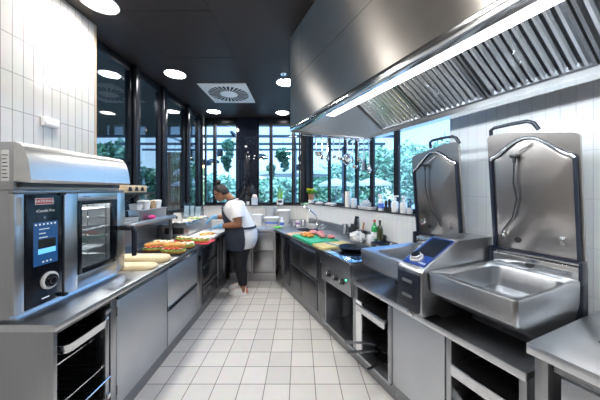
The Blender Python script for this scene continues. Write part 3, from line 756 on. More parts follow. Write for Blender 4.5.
b = MB(); b.ell((1.311, 1.925, .735), (.006, .008, .008), 10, 8); t.part('indicator_light', b, M('green_led', (.0, .5, .15), .4, emit=(.05, 1, .35), estr=4, var=.01), cpn)
# open compartment below the cooker
t = T('open_cabinet', 'open steel compartment underneath the cooker', 'cabinet', (1.7, 2.12, 0), A)
b = MB(); b.box(RF, 2.15, CS1-.02, CS1-.002, .14, .598); t.part('side_panel', b, STEEL)
b = MB(); b.box(RF, 2.15, CS0+.002, CS0+.03, .14, .598); t.part('side_panel', b, STEEL)
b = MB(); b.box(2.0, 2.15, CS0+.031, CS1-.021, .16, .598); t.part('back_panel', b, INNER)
b = MB(); b.box(RF-.01, 2.15, CS0+.002, CS1-.002, .118, .139, .002); t.part('bottom_panel', b, STEEL)
b = MB(); b.box(1.40, 1.42, CS0+.002, CS1-.002, 0, .117); t.part('kickboard', b, STEELD)

# -- equipment base under the tilting pans ------------------------------------
t = T('equipment_base', 'long steel stand top under the two tilting pans', 'stand', (1.7, 1.2, .72), A)
b = MB(); b.box(1.352, 2.22, .602, 1.850, .722, .755, .001); t.part('stand_top', b, STEELD)  # darker steel paints in the dark reflection of the pan undersides
b = MB(); b.box(1.342, 1.3515, .602, 1.850, .718, .756, .003); t.part('front_edge', b, STEELH)  # lighter steel keeps this edge bright beside the darkened top
def openunit(nm, label, s0, s1):
    t = T(nm, label, 'cabinet', (1.7, (s0+s1)/2, 0), A)
    for s in (s0+.001, s1-.031):
        b = MB(); b.box(RF, 2.15, s, s+.03, .14, .719, .002); t.part('side_panel', b, STEEL)
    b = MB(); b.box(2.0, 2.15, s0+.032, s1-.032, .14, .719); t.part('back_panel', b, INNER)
    b = MB(); b.box(RF-.01, 2.15, s0+.001, s1-.001, .118, .139, .002); t.part('bottom_panel', b, STEEL)
    b = MB(); b.box(1.40, 1.42, s0+.001, s1-.001, 0, .117); t.part('kickboard', b, STEELD)
    for s in (s0+.032, s1-.040):
        b = MB()
        for z in (.30, .43, .55): b.box(RF+.02, 1.98, s, s+.008, z-.012, z)
        t.part('tray_runners', b, STEELD)
    return t
def tray(nm, label, s0, s1, z, x0=RF-.015):
    t = T(nm, label, 'tray', (1.6, (s0+s1)/2, z), A)
    b = MB(); b.box(x0+.02, 1.96, s0, s1, z, z+.006); t.part('tray_floor', b, STEELD)
    b = MB(); b.box(x0, x0+.02, s0-.002, s1+.002, z-.035, z+.03, .004); t.part('tray_front', b, STEELP)
    b = MB(); b.box(x0+.02, 1.96, s0, s0+.008, z+.006, z+.03); b.box(x0+.02, 1.96, s1-.008, s1, z+.006, z+.03); t.part('tray_rims', b, STEEL)
    return t
openunit('open_cabinet', 'open steel cabinet with pans, under the left tilting pan', 1.42, 1.850)
tray('steel_tray', 'pulled-out steel tray above the pans in the open cabinet', 1.464, 1.806, .551, RF-.03)

t = T('base_cabinet', 'grey steel cabinet with a plain closed door below the control console', 'cabinet', (1.7, 1.2, 0), A)
b = MB(); b.box(RF+.02, 2.15, .988, 1.418, .14, .719); t.part('carcass', b, STEELD)
b = MB(); b.box(1.40, 1.42, .988, 1.418, 0, .139); t.part('kickboard', b, STEELD)
b = MB(); b.box(RF, RF+.018, .995, 1.400, .15, .712, .003); t.part('door', b, PANEL)
b = MB(); b.box(RF-.002, RF+.018, 1.402, 1.418, .14, .718, .002); t.part('side_post', b, STEELD)
openunit('open_cabinet', 'open steel cabinet under the right tilting pan', .605, .986)
tray('steel_tray', 'steel tray in the open cabinet nearest the camera', .645, .946, .552)
tray('steel_tray', 'lower dark tray in the open cabinet nearest the camera', .645, .946, .302, RF+.10)

# near worktop at the right edge
t = T('work_table', 'bright steel work table in the right foreground', 'table', (1.7, .2, 0), A)
b = MB(); b.box(1.32, 2.235, -.55, .592, .86, .905, .004); t.part('worktop', b, STEELH)
b = MB(); b.box(2.215, 2.235, -.55, .592, .906, .975, .003); t.part('upstand', b, STEEL)
for s in (.555, -.51):
    b = MB(); b.box(1.36, 1.40, s-.02, s+.025, 0, .859, .003); t.part('leg', b, STEEL)
    b = MB(); b.box(2.15, 2.19, s-.02, s+.025, 0, .859, .003); t.part('leg', b, STEEL)
b = MB(); b.box(RF+.03, RF+.05, -.48, .528, .80, .859); t.part('apron_rail', b, STEELD)
b = MB(); b.box(RF+.01, RF+.03, .06, .50, .40, .80, .004); p = t.part('door', b, STEELH)
b = MB(); b.box(RF+.01, RF+.03, -.48, .05, .40, .80, .004); p = t.part('door', b, STEELH)
b = MB(); b.box(RF-.0, 2.15, -.48, .53, .365, .395, .003); t.part('lower_shelf', b, STEELH)
t = T('recessed_tray', 'shallow steel tray lying on the work table at the right edge', 'tray', (1.75, .32, .905), A)
b = MB(); x0, x1, y0, y1 = 1.56, 1.95, .18, .46
b.loft([[(u, v, z) for u, v in r] for r, z in ((rrect(x0+.02, x1-.02, y0+.02, y1-.02, .03), .906), (rrect(x0, x1, y0, y1, .02), .918), (rrect(x0+.004, x1-.004, y0+.004, y1-.004, .02), .921), (rrect(x0+.015, x1-.015, y0+.015, y1-.015, .02), .919), (rrect(x0+.03, x1-.03, y0+.03, y1-.03, .03), .909))])
t.part('pan', b, STEELD)

# -- double tilting pan --------------------------------------------------------
Z0 = .756
def rr(x0, x1, y0, y1, r, z): return [(u, v, z) for u, v in rrect(x0, x1, y0, y1, r)]
def pan_unit(label, s0, s1, hand):
    t = T('tilting_pan', label, 'tilting pan', (1.6, (s0+s1)/2, Z0), A, 'tilting pans of the double cooking unit')
    x0, x1 = 1.295, 1.905; m = .045
    b = MB()
    b.loft([rr(1.62, x1-.06, s0+.05, s1-.05, .03, .80), rr(1.56, x1-.02, s0+.02, s1-.02, .03, .815), rr(1.33, x1, s0+.004, s1-.004, .03, .935), rr(x0+.006, x1, s0+.002, s1-.002, .025, .96), rr(x0, x1, s0, s1, .025, 1.066), rr(x0+.004, x1, s0+.004, s1-.004, .022, 1.074),
            rr(x0+.03, x1-.02, s0+.022, s1-.022, .03, 1.072), rr(x0+.115, x1-.035, s0+m, s1-m, .05, 1.052), rr(x0+.14, x1-.045, s0+m+.008, s1-m-.008, .05, .935)], True, True)
    t.part('pan_body', b, STEEL)
    b = MB(); b.prism([(x0+.035, 1.074), (x0+.10, 1.060), (x0+.112, 1.0), (x0+.10, 1.0), (x0+.06, 1.052)], 'y', (s0+s1)/2-.07, (s0+s1)/2+.07); t.part('pouring_lip', b, STEELP)
    sp_ = s0 if hand > 0 else s1
    b = MB(); b.box(1.62, 1.90, s0+.06, s1-.06, Z0+.001, .80); t.part('base_block', b, INNER)
    b = MB(); sj = s1+.0 if hand < 0 else s0
    b.cyl((1.36, s1-.004, 1.0), (1.36, s1+.008, 1.0), .016, n=14); b.box(1.30, 1.34, s1-.012, s1+.004, 1.045, 1.062, .004); t.part('pivot_cap', b, BLACK)
    # lid, opened upright
    def lt(z): return 1.95-(z-1.10)*.095
    def drop(y, amt):     # the outer corner of the lid is lower than the one by the console
        f = (s1-y)/(s1-s0) if hand > 0 else (y-s0)/(s1-s0)
        return -amt*max(0, f-.25)/.75
    def LR(off, inset, r, zt, zb, arch=0, n=6, dr=0.):
        y0, y1 = s0+inset, s1-inset
        pts = [(y0, zb), (y1, zb)]
        top = [(y1-r+r*math.cos(i*PI/2/n), zt-r+r*math.sin(i*PI/2/n)) for i in range(n+1)]
        k = 13
        for i in range(1, k):
            f = i/k; top.append((y1-r+(y0+r-y1+r)*f, zt+arch*math.sin(PI*f)**1.25))
        top += [(y0+r+r*math.cos(PI/2+i*PI/2/n), zt-r+r*math.sin(PI/2+i*PI/2/n)) for i in range(n+1)]
        pts += [(y, z+drop(y, dr)) for y, z in top]
        return [(lt(z)+off, y, z) for y, z in pts]
    ZT, ZBt = 1.925, 1.142; DR = .065
    b = MB(); b.loft([LR(0, .0, .03, ZT, ZBt, dr=DR), LR(.02, .0, .03, ZT, ZBt, dr=DR), LR(.045, .012, .035, ZT-.012, ZBt+.01, dr=DR), LR(.06, .04, .05, ZT-.05, ZBt+.03, dr=DR)]); ld = t.part('lid', b, LIDM)
    # gasket frame with an arched top and pressed inner panel
    GA, GZ = .105, 1.785
    b = MB(); b.loft([LR(o_, i_, .03, GZ-d_, ZBt+q_, GA, dr=.03) for o_, i_, d_, q_ in ((-.002, .008, -.004, .008), (-.018, .011, .0, .012), (-.018, .026, .016, .026), (-.002, .030, .019, .030))], False, False); t.part('gasket', b, NAVYP, ld)
    b = MB(); q_ = 16; rows = []
    for o_, d_ in ((-.0185, .003), (-.022, .007), (-.022, .013), (-.0185, .017)):
        rows.append([p for p in LR(o_, .011+d_*.9, .03, GZ-d_, ZBt+.012, GA, dr=.03)[3:-1]])
    b.loft(rows, False, False, closed=False); t.part('drip_edge', b, SLATM, ld)
    b = MB(); b.loft([LR(-.003, .031, .03, GZ-.020, ZBt+.031, GA, dr=.03), LR(-.006, .04, .03, GZ-.03, ZBt+.04, GA-.004, dr=.03)], False, True); t.part('inner_panel', b, LIDM, ld)
    ys = s1-.16 if hand > 0 else s1-.16
    # core probe: cable, holder and rod
    zc = 1.765; yk = s0+.63*(s1-s0)
    b = MB(); b.tube([(lt(zc)-.03, yk, zc), (lt(1.6)-.03, yk+.012, 1.60), (lt(1.5)-.028, yk+.0, 1.50), (lt(1.38)-.025, yk+.03*hand, 1.38), (lt(1.29)-.02, yk+.09*hand, 1.29), (lt(1.255)-.015, yk+.10*hand, 1.25)], .0042, 8); t.part('probe_cable', b, BLACK, ld)
    b = MB(); b.box(lt(zc)-.045, lt(zc)-.007, yk-.02, yk+.02, zc-.008, zc+.012, .003); b.cyl((lt(zc)-.03, yk, zc-.04), (lt(zc)-.03, yk, zc), .009, n=10); t.part('probe_holder', b, BLACK, ld)
    b = MB(); b.cyl((lt(zc)-.03, yk, zc+.012), (lt(zc)-.02, yk-.09, zc+.07), .005, n=8); t.part('core_probe', b, CHROME, ld)
    for f in (.82, .18):
        y = s0+f*(s1-s0); z = 1.265
        b = MB(); b.cyl((lt(z)-.03, y, z), (lt(z)-.005, y, z), .008, n=10); b.cyl((lt(z)-.02, y, z-.012), (lt(z)-.006, y, z-.012), .012, n=10); b.box(lt(z)-.024, lt(z)-.006, y-.012, y+.012, z+.012, z+.026, .003); t.part('spray_nozzle', b, CHROME, ld)
    b = MB(); b.lathe([(.0005, 0), (.018, 0), (.018, -.004), (.0005, -.005)], (lt(1.235)-.0085, s0+.66*(s1-s0), 1.237), 16, 'x'); t.part('outlet', b, BLACK, ld)
    # hinge panel below the lid
    b = MB(); b.box(1.907, 1.925, s0+.004, s1-.004, 1.06, 1.138, .003); hp = t.part('hinge_panel', b, STEELP)
    b = MB(); b.lathe([(.0005, -.003), (.010, -.003), (.011, 0), (.0005, 0)], (1.906, (s0+s1)/2, 1.10), 14, 'x'); b.lathe([(.017, -.002), (.019, -.002), (.019, 0), (.017, 0)], (1.906, (s0+s1)/2, 1.10), 18, 'x', cap=False); t.part('emblem', b, BLACK, hp)
    b = MB(); b.box(1.926, 1.985, s0+.002, s1-.002, Z0+.001, 1.132, .003); b.box(1.895, 1.96, s0-.004, s0+.012, 1.05, 1.175, .004); b.box(1.895, 1.96, s1-.012, s1+.004, 1.05, 1.175, .004); t.part('hinge_box', b, NAVYP)
    # handle on the lid's free edge
    y0, y1 = ((s0+.40*(s1-s0), s1-.006) if hand > 0 else (s0+.006, s0+.60*(s1-s0)))
    zh = ZT+.050; xo = lt(ZT)+.03
    b = MB(); b.tube([(xo, y0, ZT-.012), (xo-.01, y0+.02*1, zh-.018), (xo-.012, y0+.05, zh), (xo-.012, (y0+y1)/2, zh+.003), (xo-.012, y1-.03, zh), (xo-.01, y1-.008, zh-.012), (xo, y1-.004, ZT-.012)], .0115, 10); t.part('lid_handle', b, NAVYP, ld)
    return t
pan_unit('right tilting pan with its lid open, nearest the camera', .612, 1.058, 1)
pan_unit('left tilting pan with its lid open, beside the cooker', 1.262, 1.700, -1)
# console between the pans
t = T('control_console', 'steel control console with blue display and knob between the two tilting pans', 'console', (1.6, 1.16, Z0), A)
c0, c1 = 1.066, 1.254
b = MB(); prof = [(1.275, .80), (1.262, .83), (1.262, 1.06), (1.275, 1.078), (1.57, 1.222), (1.60, 1.23), (1.95, 1.23), (1.95, Z0+.002), (1.45, Z0+.002), (1.40, .80)]
b.prism(prof, 'y', c0, c1, .004); t.part('housing', b, STEEL)
def sl(f, o=0):   # point on the slanted top: f 0..1 along the slope
    x = 1.275+f*(1.57-1.275); z = 1.078+f*(1.222-1.078); n = Vector((-.44, 0, .9)).normalized()*o
    return x+n.x, z+n.z
def slab(b, f0, f1, s0, s1, o0, o1):
    p = [sl(f0, o0), sl(f1, o0), sl(f1, o1), sl(f0, o1)]; b.prism(p, 'y', s0, s1)
BLUE = M('display_blue', (.01, .03, .14), .15, coat=.3, emit=(.01, .04, .22), estr=.35, var=.02)
b = MB(); slab(b, .07, 1.0, c0+.016, c1-.012, .001, .005); fp = t.part('operating_panel', b, BLUE)
b = MB(); slab(b, .38, .965, c0+.020, c1-.028, .0052, .0064); t.part('display', b, BLACKG, fp)
for k in range(4):
    b = MB(); slab(b, .13, .17, c0+.026+k*.013, c0+.032+k*.013, .0052, .006); t.part('icon', b, PALE, fp)
x, z = sl(.24, .006); n = Vector((-.44, 0, .9)).normalized(); c_ = Vector((x, c1-.082, z))
b = MB(); b.tube([c_, c_+n*.012, c_+n*.013, c_+n*.030, c_+n*.033], [.042, .042, .034, .033, .030], 28); k = t.part('dial_knob', b, KNOBM, fp)
b = MB(); b.tube([c_+n*.033, c_+n*.036], [.028, .027], 20); t.part('dial_cap', b, BLACKG, k)
b = MB(); b.box(1.250, 1.262, c0+.016, c1-.008, .815, 1.045, .006); ff = t.part('front_cover', b, NAVYP)
for z in (.985, .895):
    b = MB(); b.box(1.238, 1.251, c0+.055, c1-.055, z, z+.018, .005); t.part('recessed_grip', b, STEELD, ff)
    b = MB(); b.box(1.247, 1.251, c0+.018, c1-.018, z-.035, z-.031); t.part('cover_joint', b, BLACK, ff)
b = MB(); b.ell((1.2615, c1-.05, 1.052), (.003, .006, .006), 10, 8); t.part('socket_cap', b, BLACK)
b = MB(); b.box(1.262, 1.33, c0+.07, c1-.07, .775, .80, .005); t.part('hand_shower', b, CHROME)
b = MB(); b.box(1.33, 1.36, c0+.05, c1-.05, Z0+.001, .801, .003); t.part('foot', b, STEELD)
# ================================================================= EXTRACTION HOOD (frame A)
H0, H1 = -.45, 2.30; HF = .916; HB = 1.90; HZ0 = 2.126; zt = CZ-.001
t = T('extractor_hood', 'large steel extractor hood over the right row', 'hood', (1.4, 1, HZ0), A); HD = t
b = MB(); b.box(HF, HF+.012, H0, H1, HZ0+.03, 2.588); b.box(HF, HF+.012, H0, H1, 2.593, zt); t.part('front_panel', b, STEELB)
b = MB(); b.box(HF+.001, HF+.008, H0, H1, 2.588, 2.593); b.box(HF-.0005, HF+.0, 2.02, 2.024, 2.593, zt); t.part('panel_joint', b, INNER)
b = MB(); b.prism([(HF-.004, HZ0), (HF+.05, HZ0), (HF+.05, HZ0+.012), (HF+.012, HZ0+.014), (HF+.012, HZ0+.045), (HF-.004, HZ0+.045)], 'y', H0, H1, .002); t.part('front_lip', b, STEELP)
b = MB(); b.box(HF, HB, H1-.012, H1, HZ0+.001, zt); b.box(HF+.0, HB, H1-.03, H1+.003, HZ0-.002, HZ0+.016, .002); t.part('end_panel', b, STEELB)
b = MB(); b.box(HB, HB+.012, H0, H1, 2.16, zt); b.box(HB, TW-.002, H0, H1, 2.7, 2.71); t.part('rear_panel', b, STEEL)
IN = M('hood_inner_steel', (.58, .60, .62), .36, .85, var=.03)
# inside of the canopy: sloped end, sloped front, flat strip
FT, FZ = 1.47, 2.40; E1 = 2.03; RT, RZ = 1.825, 2.165
b = MB()
b.loft([[(HF+.05, H1-.03, HZ0+.012), (RT+.005, H1-.03, HZ0+.012)], [(FT, E1, FZ), (RT+.005, E1, RZ+.0)]], closed=False)
b.loft([[(RT+.005, H1-.03, HZ0+.012), (RT+.005, H1-.03, HZ0+.013)], [(RT+.005, E1, RZ), (RT+.005, E1, RZ+.001)]], closed=False)
t.part('end_slope', b, IN)
b = MB()
b.loft([[(1.062, H1-.03, HZ0+.085), (1.062, H0, HZ0+.085)], [(FT, E1, FZ), (FT, H0, FZ)]], closed=False)
t.part('front_slope', b, IN)
b = MB(); b.box(HF+.05, 1.06, 1.72, H1-.03, HZ0+.013, HZ0+.02); t.part('blank_cover', b, IN)
b = MB(); b.box(HF+.05, 1.06, H0, 1.72, HZ0+.052, HZ0+.09); t.part('light_housing', b, STEEL)
b = MB(); b.box(HF+.060, 1.055, H0+.02, 1.70, HZ0+.012, HZ0+.051); t.part('light_strip', b, STRIP)
for nm_, tt_, zz_, an_, en_, sz_ in (('hood_lamp', 1.06, HZ0+.032, -78, HOODW, .04), ('hood_lamp', 1.0, HZ0+.008, -15, HOODW*.35, .08)):
    la = bpy.data.lights.new(nm_, 'AREA'); la.shape = 'RECTANGLE'; la.size = sz_; la.size_y = 2.1; la.energy = en_; la.color = (.90, .96, 1)
    lo = bpy.data.objects.new(nm_, la); COL.objects.link(lo); lo.location = W(tt_, .63, zz_, A)
    lo.rotation_euler = (Matrix.Rotation(A, 3, 'Z') @ Matrix.Rotation(math.radians(an_), 3, 'Y')).to_euler()
# gutter at the back
b = MB(); b.prism([(RT, RZ-.04), (HB+.02, RZ-.04), (HB+.02, RZ+.02), (HB+.008, RZ+.02), (HB+.008, RZ-.03), (RT+.012, RZ-.03), (RT+.012, RZ+.0), (RT, RZ+.0)], 'y', H0, H1-.04); t.part('grease_gutter', b, STEELP)
# baffle filters
fs = [(E1-.01, 1.53), (1.52, 1.03), (1.02, .53), (.52, .03), (.02, -.44)]
du = Vector((FT-RT, 0, FZ-RZ)); L_ = du.length; du.normalize(); nn = Vector((-du.z, 0, du.x)); nn = nn if nn.z < 0 else -nn
for s1_, s0_ in fs:
    b = MB(); base = Vector((RT, 0, RZ)); back = base - nn*.045
    def pt(u, s, o): p = Vector((RT, 0, RZ))+du*u+nn*o; return (p.x, s, p.z)
    # frame
    def bar(u0, u1, sa, sb, o0, o1):
        v = [b.V(pt(u, s, o)) for o in (o0, o1) for s in (sa, sb) for u in (u0, u1)]
        for q in ((0, 2, 3, 1), (4, 5, 7, 6), (0, 1, 5, 4), (2, 6, 7, 3), (0, 4, 6, 2), (1, 3, 7, 5)): b.F([v[i] for i in q])
    bar(0, L_, s0_, s0_+.014, -.04, .004); bar(0, L_, s1_-.014, s1_, -.04, .004)
    bar(0, .016, s0_+.014, s1_-.014, -.04, .004); bar(L_-.016, L_, s0_+.014, s1_-.014, -.04, .004)
    bar(0, L_, s0_+.014, s1_-.014, -.05, -.042)
    fpt = t.part('grease_filter', b, STEELD)
    b = MB(); n_ = 11; wd = (s1_-s0_-.03)/n_
    for k in range(n_):
        a0 = s0_+.016+k*wd
        # curved slat profile in (s, o)
        pr = [(a0+wd*.08, -.012), (a0+wd*.30, .0), (a0+wd*.58, .001), (a0+wd*.72, -.008), (a0+wd*.74, -.026), (a0+wd*.66, -.026), (a0+wd*.56, -.008), (a0+wd*.3, -.008), (a0+wd*.14, -.018)]
        b.loft([[pt(.015, s, o) for s, o in pr], [pt(L_-.015, s, o) for s, o in pr]])
    t.part('baffle_slats', b, SLATM, fpt)
    b = MB(); sm = (s0_+s1_)/2
    b.tube([pt(L_*.42, sm, .001), pt(L_*.42, sm, .018), pt(L_*.60, sm, .018), pt(L_*.60, sm, .001)], .004, 8); t.part('filter_handle', b, CHROME, fpt)
# hook rail at the far end
ry = H1-.052; rzz = HZ0-.03
b = MB(); b.cyl((1.02, ry, rzz), (1.80, ry, rzz), .006, n=10)
for x in (1.04, 1.41, 1.78): b.cyl((x, ry, rzz), (x, ry, HZ0+.0), .005, n=8)
t.part('hook_rail', b, STEELP)

# utensils on the rail
def rail_x(px_, s=ry):
    r = (px_-300)/252; Y = s/(cA - sA*r); return cA*r*Y+sA*Y, Y
def utensil(nm, label, cat, px_, zlen, kind, r=.03, tilt=0., grp='utensils on the hook rail'):
    x, Y = rail_x(px_); z0 = rzz
    t = T(nm, label, cat, (x, ry, z0-zlen), A, grp)
    b = MB(); b.tube([(x, ry-.012, z0+.004), (x, ry-.010, z0+.014), (x, ry, z0+.0165), (x, ry+.011, z0+.012), (x, ry+.011, z0-.012), (x, ry+.004, z0-.03)], .0035, 8)
    b.tube([(x, ry+.004, z0-.03), (x+tilt*.5, ry, z0-zlen*.5), (x+tilt, ry, z0-zlen+r*.6)], [.0065, .0055, .0045], 8)
    t.part('handle', b, CHROME)
    c = (x+tilt, ry, z0-zlen); b = MB()
    if kind == 'ladle':
        b.lathe([(.0005, -r), (r*.5, -r*.87), (r*.87, -r*.5), (r, 0), (r*.93, 0), (r*.8, -r*.45), (r*.45, -r*.8), (.0005, -r*.92)], (c[0]+r*.8, c[1], c[2]+r), 18); nmz = 'bowl'
    elif kind == 'skimmer':
        rot = Matrix.Rotation(PI/2, 3, 'X')
        b.ell((c[0], c[1], c[2]+.0), (r, r, r*.16), 24, 8, rot); nmz = 'disc'
        for k in range(5): b.tube([(c[0]+r*math.cos(a), c[1]-.004, c[2]+r*math.sin(a)) for a in [2*PI*q/20 for q in range(21)]], .003, 5) if k == 0 else None
    elif kind == 'turner':
        b.loft([rr_(c, r*.55, .0012, r*1.0), rr_(c, r*.8, .0012, -r*.3), rr_(c, r*.85, .0012, -r*1.6)]); nmz = 'blade'
    elif kind == 'whisk':
        for k in range(6):
            a = k*PI/6
            b.tube([(c[0]+.005*math.cos(a), c[1]+.005*math.sin(a), c[2]+r*1.5), (c[0]+r*math.cos(a), c[1]+r*math.sin(a), c[2]-r*.6), (c[0]+r*.6*math.cos(a), c[1]+r*.6*math.sin(a), c[2]-r*1.9), (c[0], c[1], c[2]-r*2.3), (c[0]-r*.6*math.cos(a), c[1]-r*.6*math.sin(a), c[2]-r*1.9), (c[0]-r*math.cos(a), c[1]-r*math.sin(a), c[2]-r*.6), (c[0]-.005*math.cos(a), c[1]-.005*math.sin(a), c[2]+r*1.5)], .0022, 5)
        nmz = 'wire_loops'
    else:
        b.ell((c[0], c[1], c[2]-r*.5), (r*.75, .006, r*1.1), 16, 8); nmz = 'bowl'
    t.part(nmz, b, CHROME)
def rr_(c, hw, hd, dz): return [(c[0]-hw, c[1]-hd, c[2]+dz), (c[0]+hw, c[1]-hd, c[2]+dz), (c[0]+hw, c[1]+hd, c[2]+dz), (c[0]-hw, c[1]+hd, c[2]+dz)]
utensil('ladle', 'leftmost steel ladle on the hood rail', 'ladle', 316, .20, 'ladle', .042)
utensil('serving_spoon', 'short steel spoon right of the leftmost ladle on the hood rail', 'spoon', 322, .19, 'spoon', .028)
utensil('serving_spoon', 'steel spoon hanging in front of the dark window post, second spoon from left', 'spoon', 327.5, .20, 'spoon', .026)
utensil('ladle', 'slanted small ladle left of the big skimmer, first of the middle pair', 'ladle', 334, .21, 'ladle', .026, -.02)
utensil('ladle', 'slanted small ladle next to the big skimmer, second of the middle pair', 'ladle', 340, .23, 'ladle', .032, -.02)
utensil('skimmer', 'big round steel skimmer in the middle of the hood rail', 'skimmer', 347.5, .215, 'skimmer', .062)
utensil('ladle', 'long handled ladle that hangs lowest, right of the big skimmer', 'ladle', 353, .31, 'ladle', .034)
utensil('ladle', 'steel ladle third from right on the hood rail', 'ladle', 358.5, .235, 'ladle', .032, -.01)
utensil('turner', 'flat steel turner second from right on the hood rail', 'turner', 364, .25, 'turner', .045)
utensil('whisk', 'steel whisk, rightmost on the hood rail', 'whisk', 369, .30, 'whisk', .026)
# ================================================================= LOOSE OBJECTS
def at(px_, py, z):
    Y = 252*(1.556-z)/(py-190); return ((px_-300)*Y/252, Y)
def atR(px_, py, z):
    return toR(*at(px_, py, z))
def sub(t, nm, mb, mat, parent=None, sharp=38): return t.part(nm, mb, mat, parent, None, sharp)

# ---- left worktop: breads
CRUST = M('flatbread_crust', (.72, .52, .26), .75, col2=(.82, .68, .44), vscale=9, bump=.3, bscale=30)
CRUMB = M('flatbread_top', (.86, .76, .56), .8, col2=(.80, .64, .38), vscale=14, bump=.3, bscale=40)
def flatbread(label, cx, cy, z, L, Wd, H, rz, seed):
    t = T('flatbread', label, 'bread', (cx, cy, z), 0, 'flatbreads by the oven'); rnd = random.Random(seed)
    def ring(k, zz):
        pts = []
        for u, v in rrect(-L/2*k, L/2*k, -Wd/2*k, Wd/2*k, Wd*.36*k, 5):
            q = 1+.025*math.sin(u*31+seed)+.02*math.cos(v*47)
            c, s = math.cos(rz), math.sin(rz); pts.append((cx+(u*c-v*s)*q, cy+(u*s+v*c)*q, zz))
        return pts
    b = MB(); b.loft([ring(.94, z), ring(1, z+H*.3), ring(1, z+H*.6), ring(.97, z+H*.74)]); sub(t, 'bottom_crust', b, CRUST, sharp=80)
    b = MB(); b.loft([ring(.965, z+H*.742), ring(.95, z+H*.9), ring(.86, z+H), ring(.5, z+H*1.03)]); sub(t, 'top_crumb', b, CRUMB, sharp=80)
flatbread('front cream flatbread lying flat on the worktop next to the oven', -1.40, 2.105, HZ, .38, .145, .038, .08, 1)
flatbread('long cream flatbread at the back, between the oven and the sandwiches', -1.46, 2.335, HZ, .50, .17, .050, -.02, 2)

# ---- sandwiches on a black tray and a red board
BOARDR = M('red_board', (.62, .05, .07), .5, var=.08)
t = T('serving_tray', 'flat black tray under the nearest sandwiches', 'tray', (-1.40, 2.78, HZ))
b = MB(); b.prism(rrect(-1.72, -1.195, 2.49, 3.02, .03), 'z', HZ, HZ+.006, .002); sub(t, 'tray_floor', b, BLACK)
b = MB(); b.loft([[(u, v, z) for u, v in rrect(-1.725+q, -1.19-q, 2.485+q, 3.025-q, .03)] for q, z in ((.004, HZ+.006), (0, HZ+.013), (.004, HZ+.014), (.010, HZ+.007))], False, False); sub(t, 'rim', b, BLACK)
def rotz(poly, cx, cy, a):
    c, s = math.cos(a), math.sin(a); return [(cx+(u-cx)*c-(v-cy)*s, cy+(u-cx)*s+(v-cy)*c) for u, v in poly]
b = MB(); b.prism(rotz(rrect(-1.62, -1.10, 3.035, 3.30, .02), -1.36, 3.17, -.06), 'z', HZ, HZ+.012, .002)
single('cutting_board', 'red plastic board under the farthest sandwiches', 'cutting board', b, BOARDR, (-1.36, 3.17, HZ))
BUN = M('bread_roll_crust', (.66, .29, .06), .5, col2=(.82, .48, .15), vscale=18, bump=.15)
LETT = M('lettuce', (.22, .42, .07), .5, col2=(.40, .58, .14), vscale=25)
HAM = M('ham_pink', (.66, .23, .18), .45, col2=(.80, .42, .34), vscale=22)
CHEES = M('cheese_yellow', (.88, .52, .06), .45, var=.08)
CREAM = M('cream_topping', (.90, .84, .70), .5, col2=(.92, .74, .36), vscale=22)
TOM = M('tomato_red', (.62, .06, .03), .3, col2=(.75, .16, .05), vscale=20)
sw_first = {}
def sandwich(kind, x, y, z, rz, label, sc=1.):
    if kind in sw_first:
        e = dup(sw_first[kind], (x, y, z), 0, label, 'sandwiches on the left worktop', rz, (sc, sc, sc)); return
    rnd = random.Random(5+len(sw_first))
    t = T('sandwich', label, 'sandwich', (x, y, z), 0, 'sandwiches on the left worktop')
    L, Wd = .125, .062
    b = MB(); b.loft([[(x+L*k*math.cos(a), y+Wd*k*math.sin(a), z+h) for a in [2*PI*q/24 for q in range(24)]] for k, h in ((.78, 0), (.98, .010), (1, .022), (.97, .032))]); sub(t, 'bread_bottom', b, BUN, sharp=70)
    b = MB(); n = 40
    r0 = [(x+L*1.0*math.cos(2*PI*q/n)*(1+.05*math.sin(q*2.3)), y+Wd*1.1*math.sin(2*PI*q/n)*(1+.09*math.sin(q*1.7)), z+.036+.009*math.sin(q*2.6)) for q in range(n)]
    r1 = [(x+L*.5*math.cos(2*PI*q/n), y+Wd*.5*math.sin(2*PI*q/n), z+.044) for q in range(n)]
    b.loft([[(p[0], p[1], p[2]-.004) for p in r1], [(p[0], p[1], p[2]-.004) for p in r0], r0, r1]); sub(t, 'lettuce', b, LETT, sharp=70)
    if kind == 'closed':
        for k in range(4):
            b = MB(); b.ell((x-L*.6+k*L*.4, y+rnd.uniform(-.006, .006), z+.050), (.036, Wd*.95, .008), 14, 6); sub(t, 'ham_slice', b, HAM)
        for k in range(3):
            b = MB(); b.ell((x-L*.45+k*L*.45, y-Wd*.55, z+.055), (.026, .022, .010), 12, 6); sub(t, 'tomato_slice', b, TOM)
        b = MB(); b.loft([[(x+L*k*math.cos(a), y+.016+Wd*k*math.sin(a)*.80, z+h) for a in [2*PI*q/24 for q in range(24)]] for k, h in ((.90, .056), (.98, .068), (.90, .086), (.65, .100), (.25, .105))]); sub(t, 'bread_top', b, BUN, sharp=70)
    else:
        for k in range(6):
            b = MB(); b.ell((x-L*.72+k*L*.29, y+rnd.uniform(-.018, .018), z+.052+.004*(k % 2)), (.030, .040, .016), 12, 7, fn=lambda d: 1+.16*noise.noise(d*3+Vector((k, 0, 0)))); sub(t, 'egg_slice' if k % 2 else 'cream_dollop', b, CREAM)
        for k in range(5):
            b = MB(); b.ell((x-L*.6+k*L*.3, y+(-.03 if k % 2 else .026), z+.060), (.018, .016, .009), 10, 6); sub(t, 'tomato_slice' if k % 2 else 'cheese_piece', b, TOM if k % 2 else CHEES)
        b = MB(); b.ell((x+.02, y+.01, z+.064), (.03, .02, .008), 12, 6, fn=lambda d: 1+.3*noise.noise(d*5)); sub(t, 'herb_sprig', b, LETT)
    sw_first[kind] = t.e
zt_ = HZ+.0065
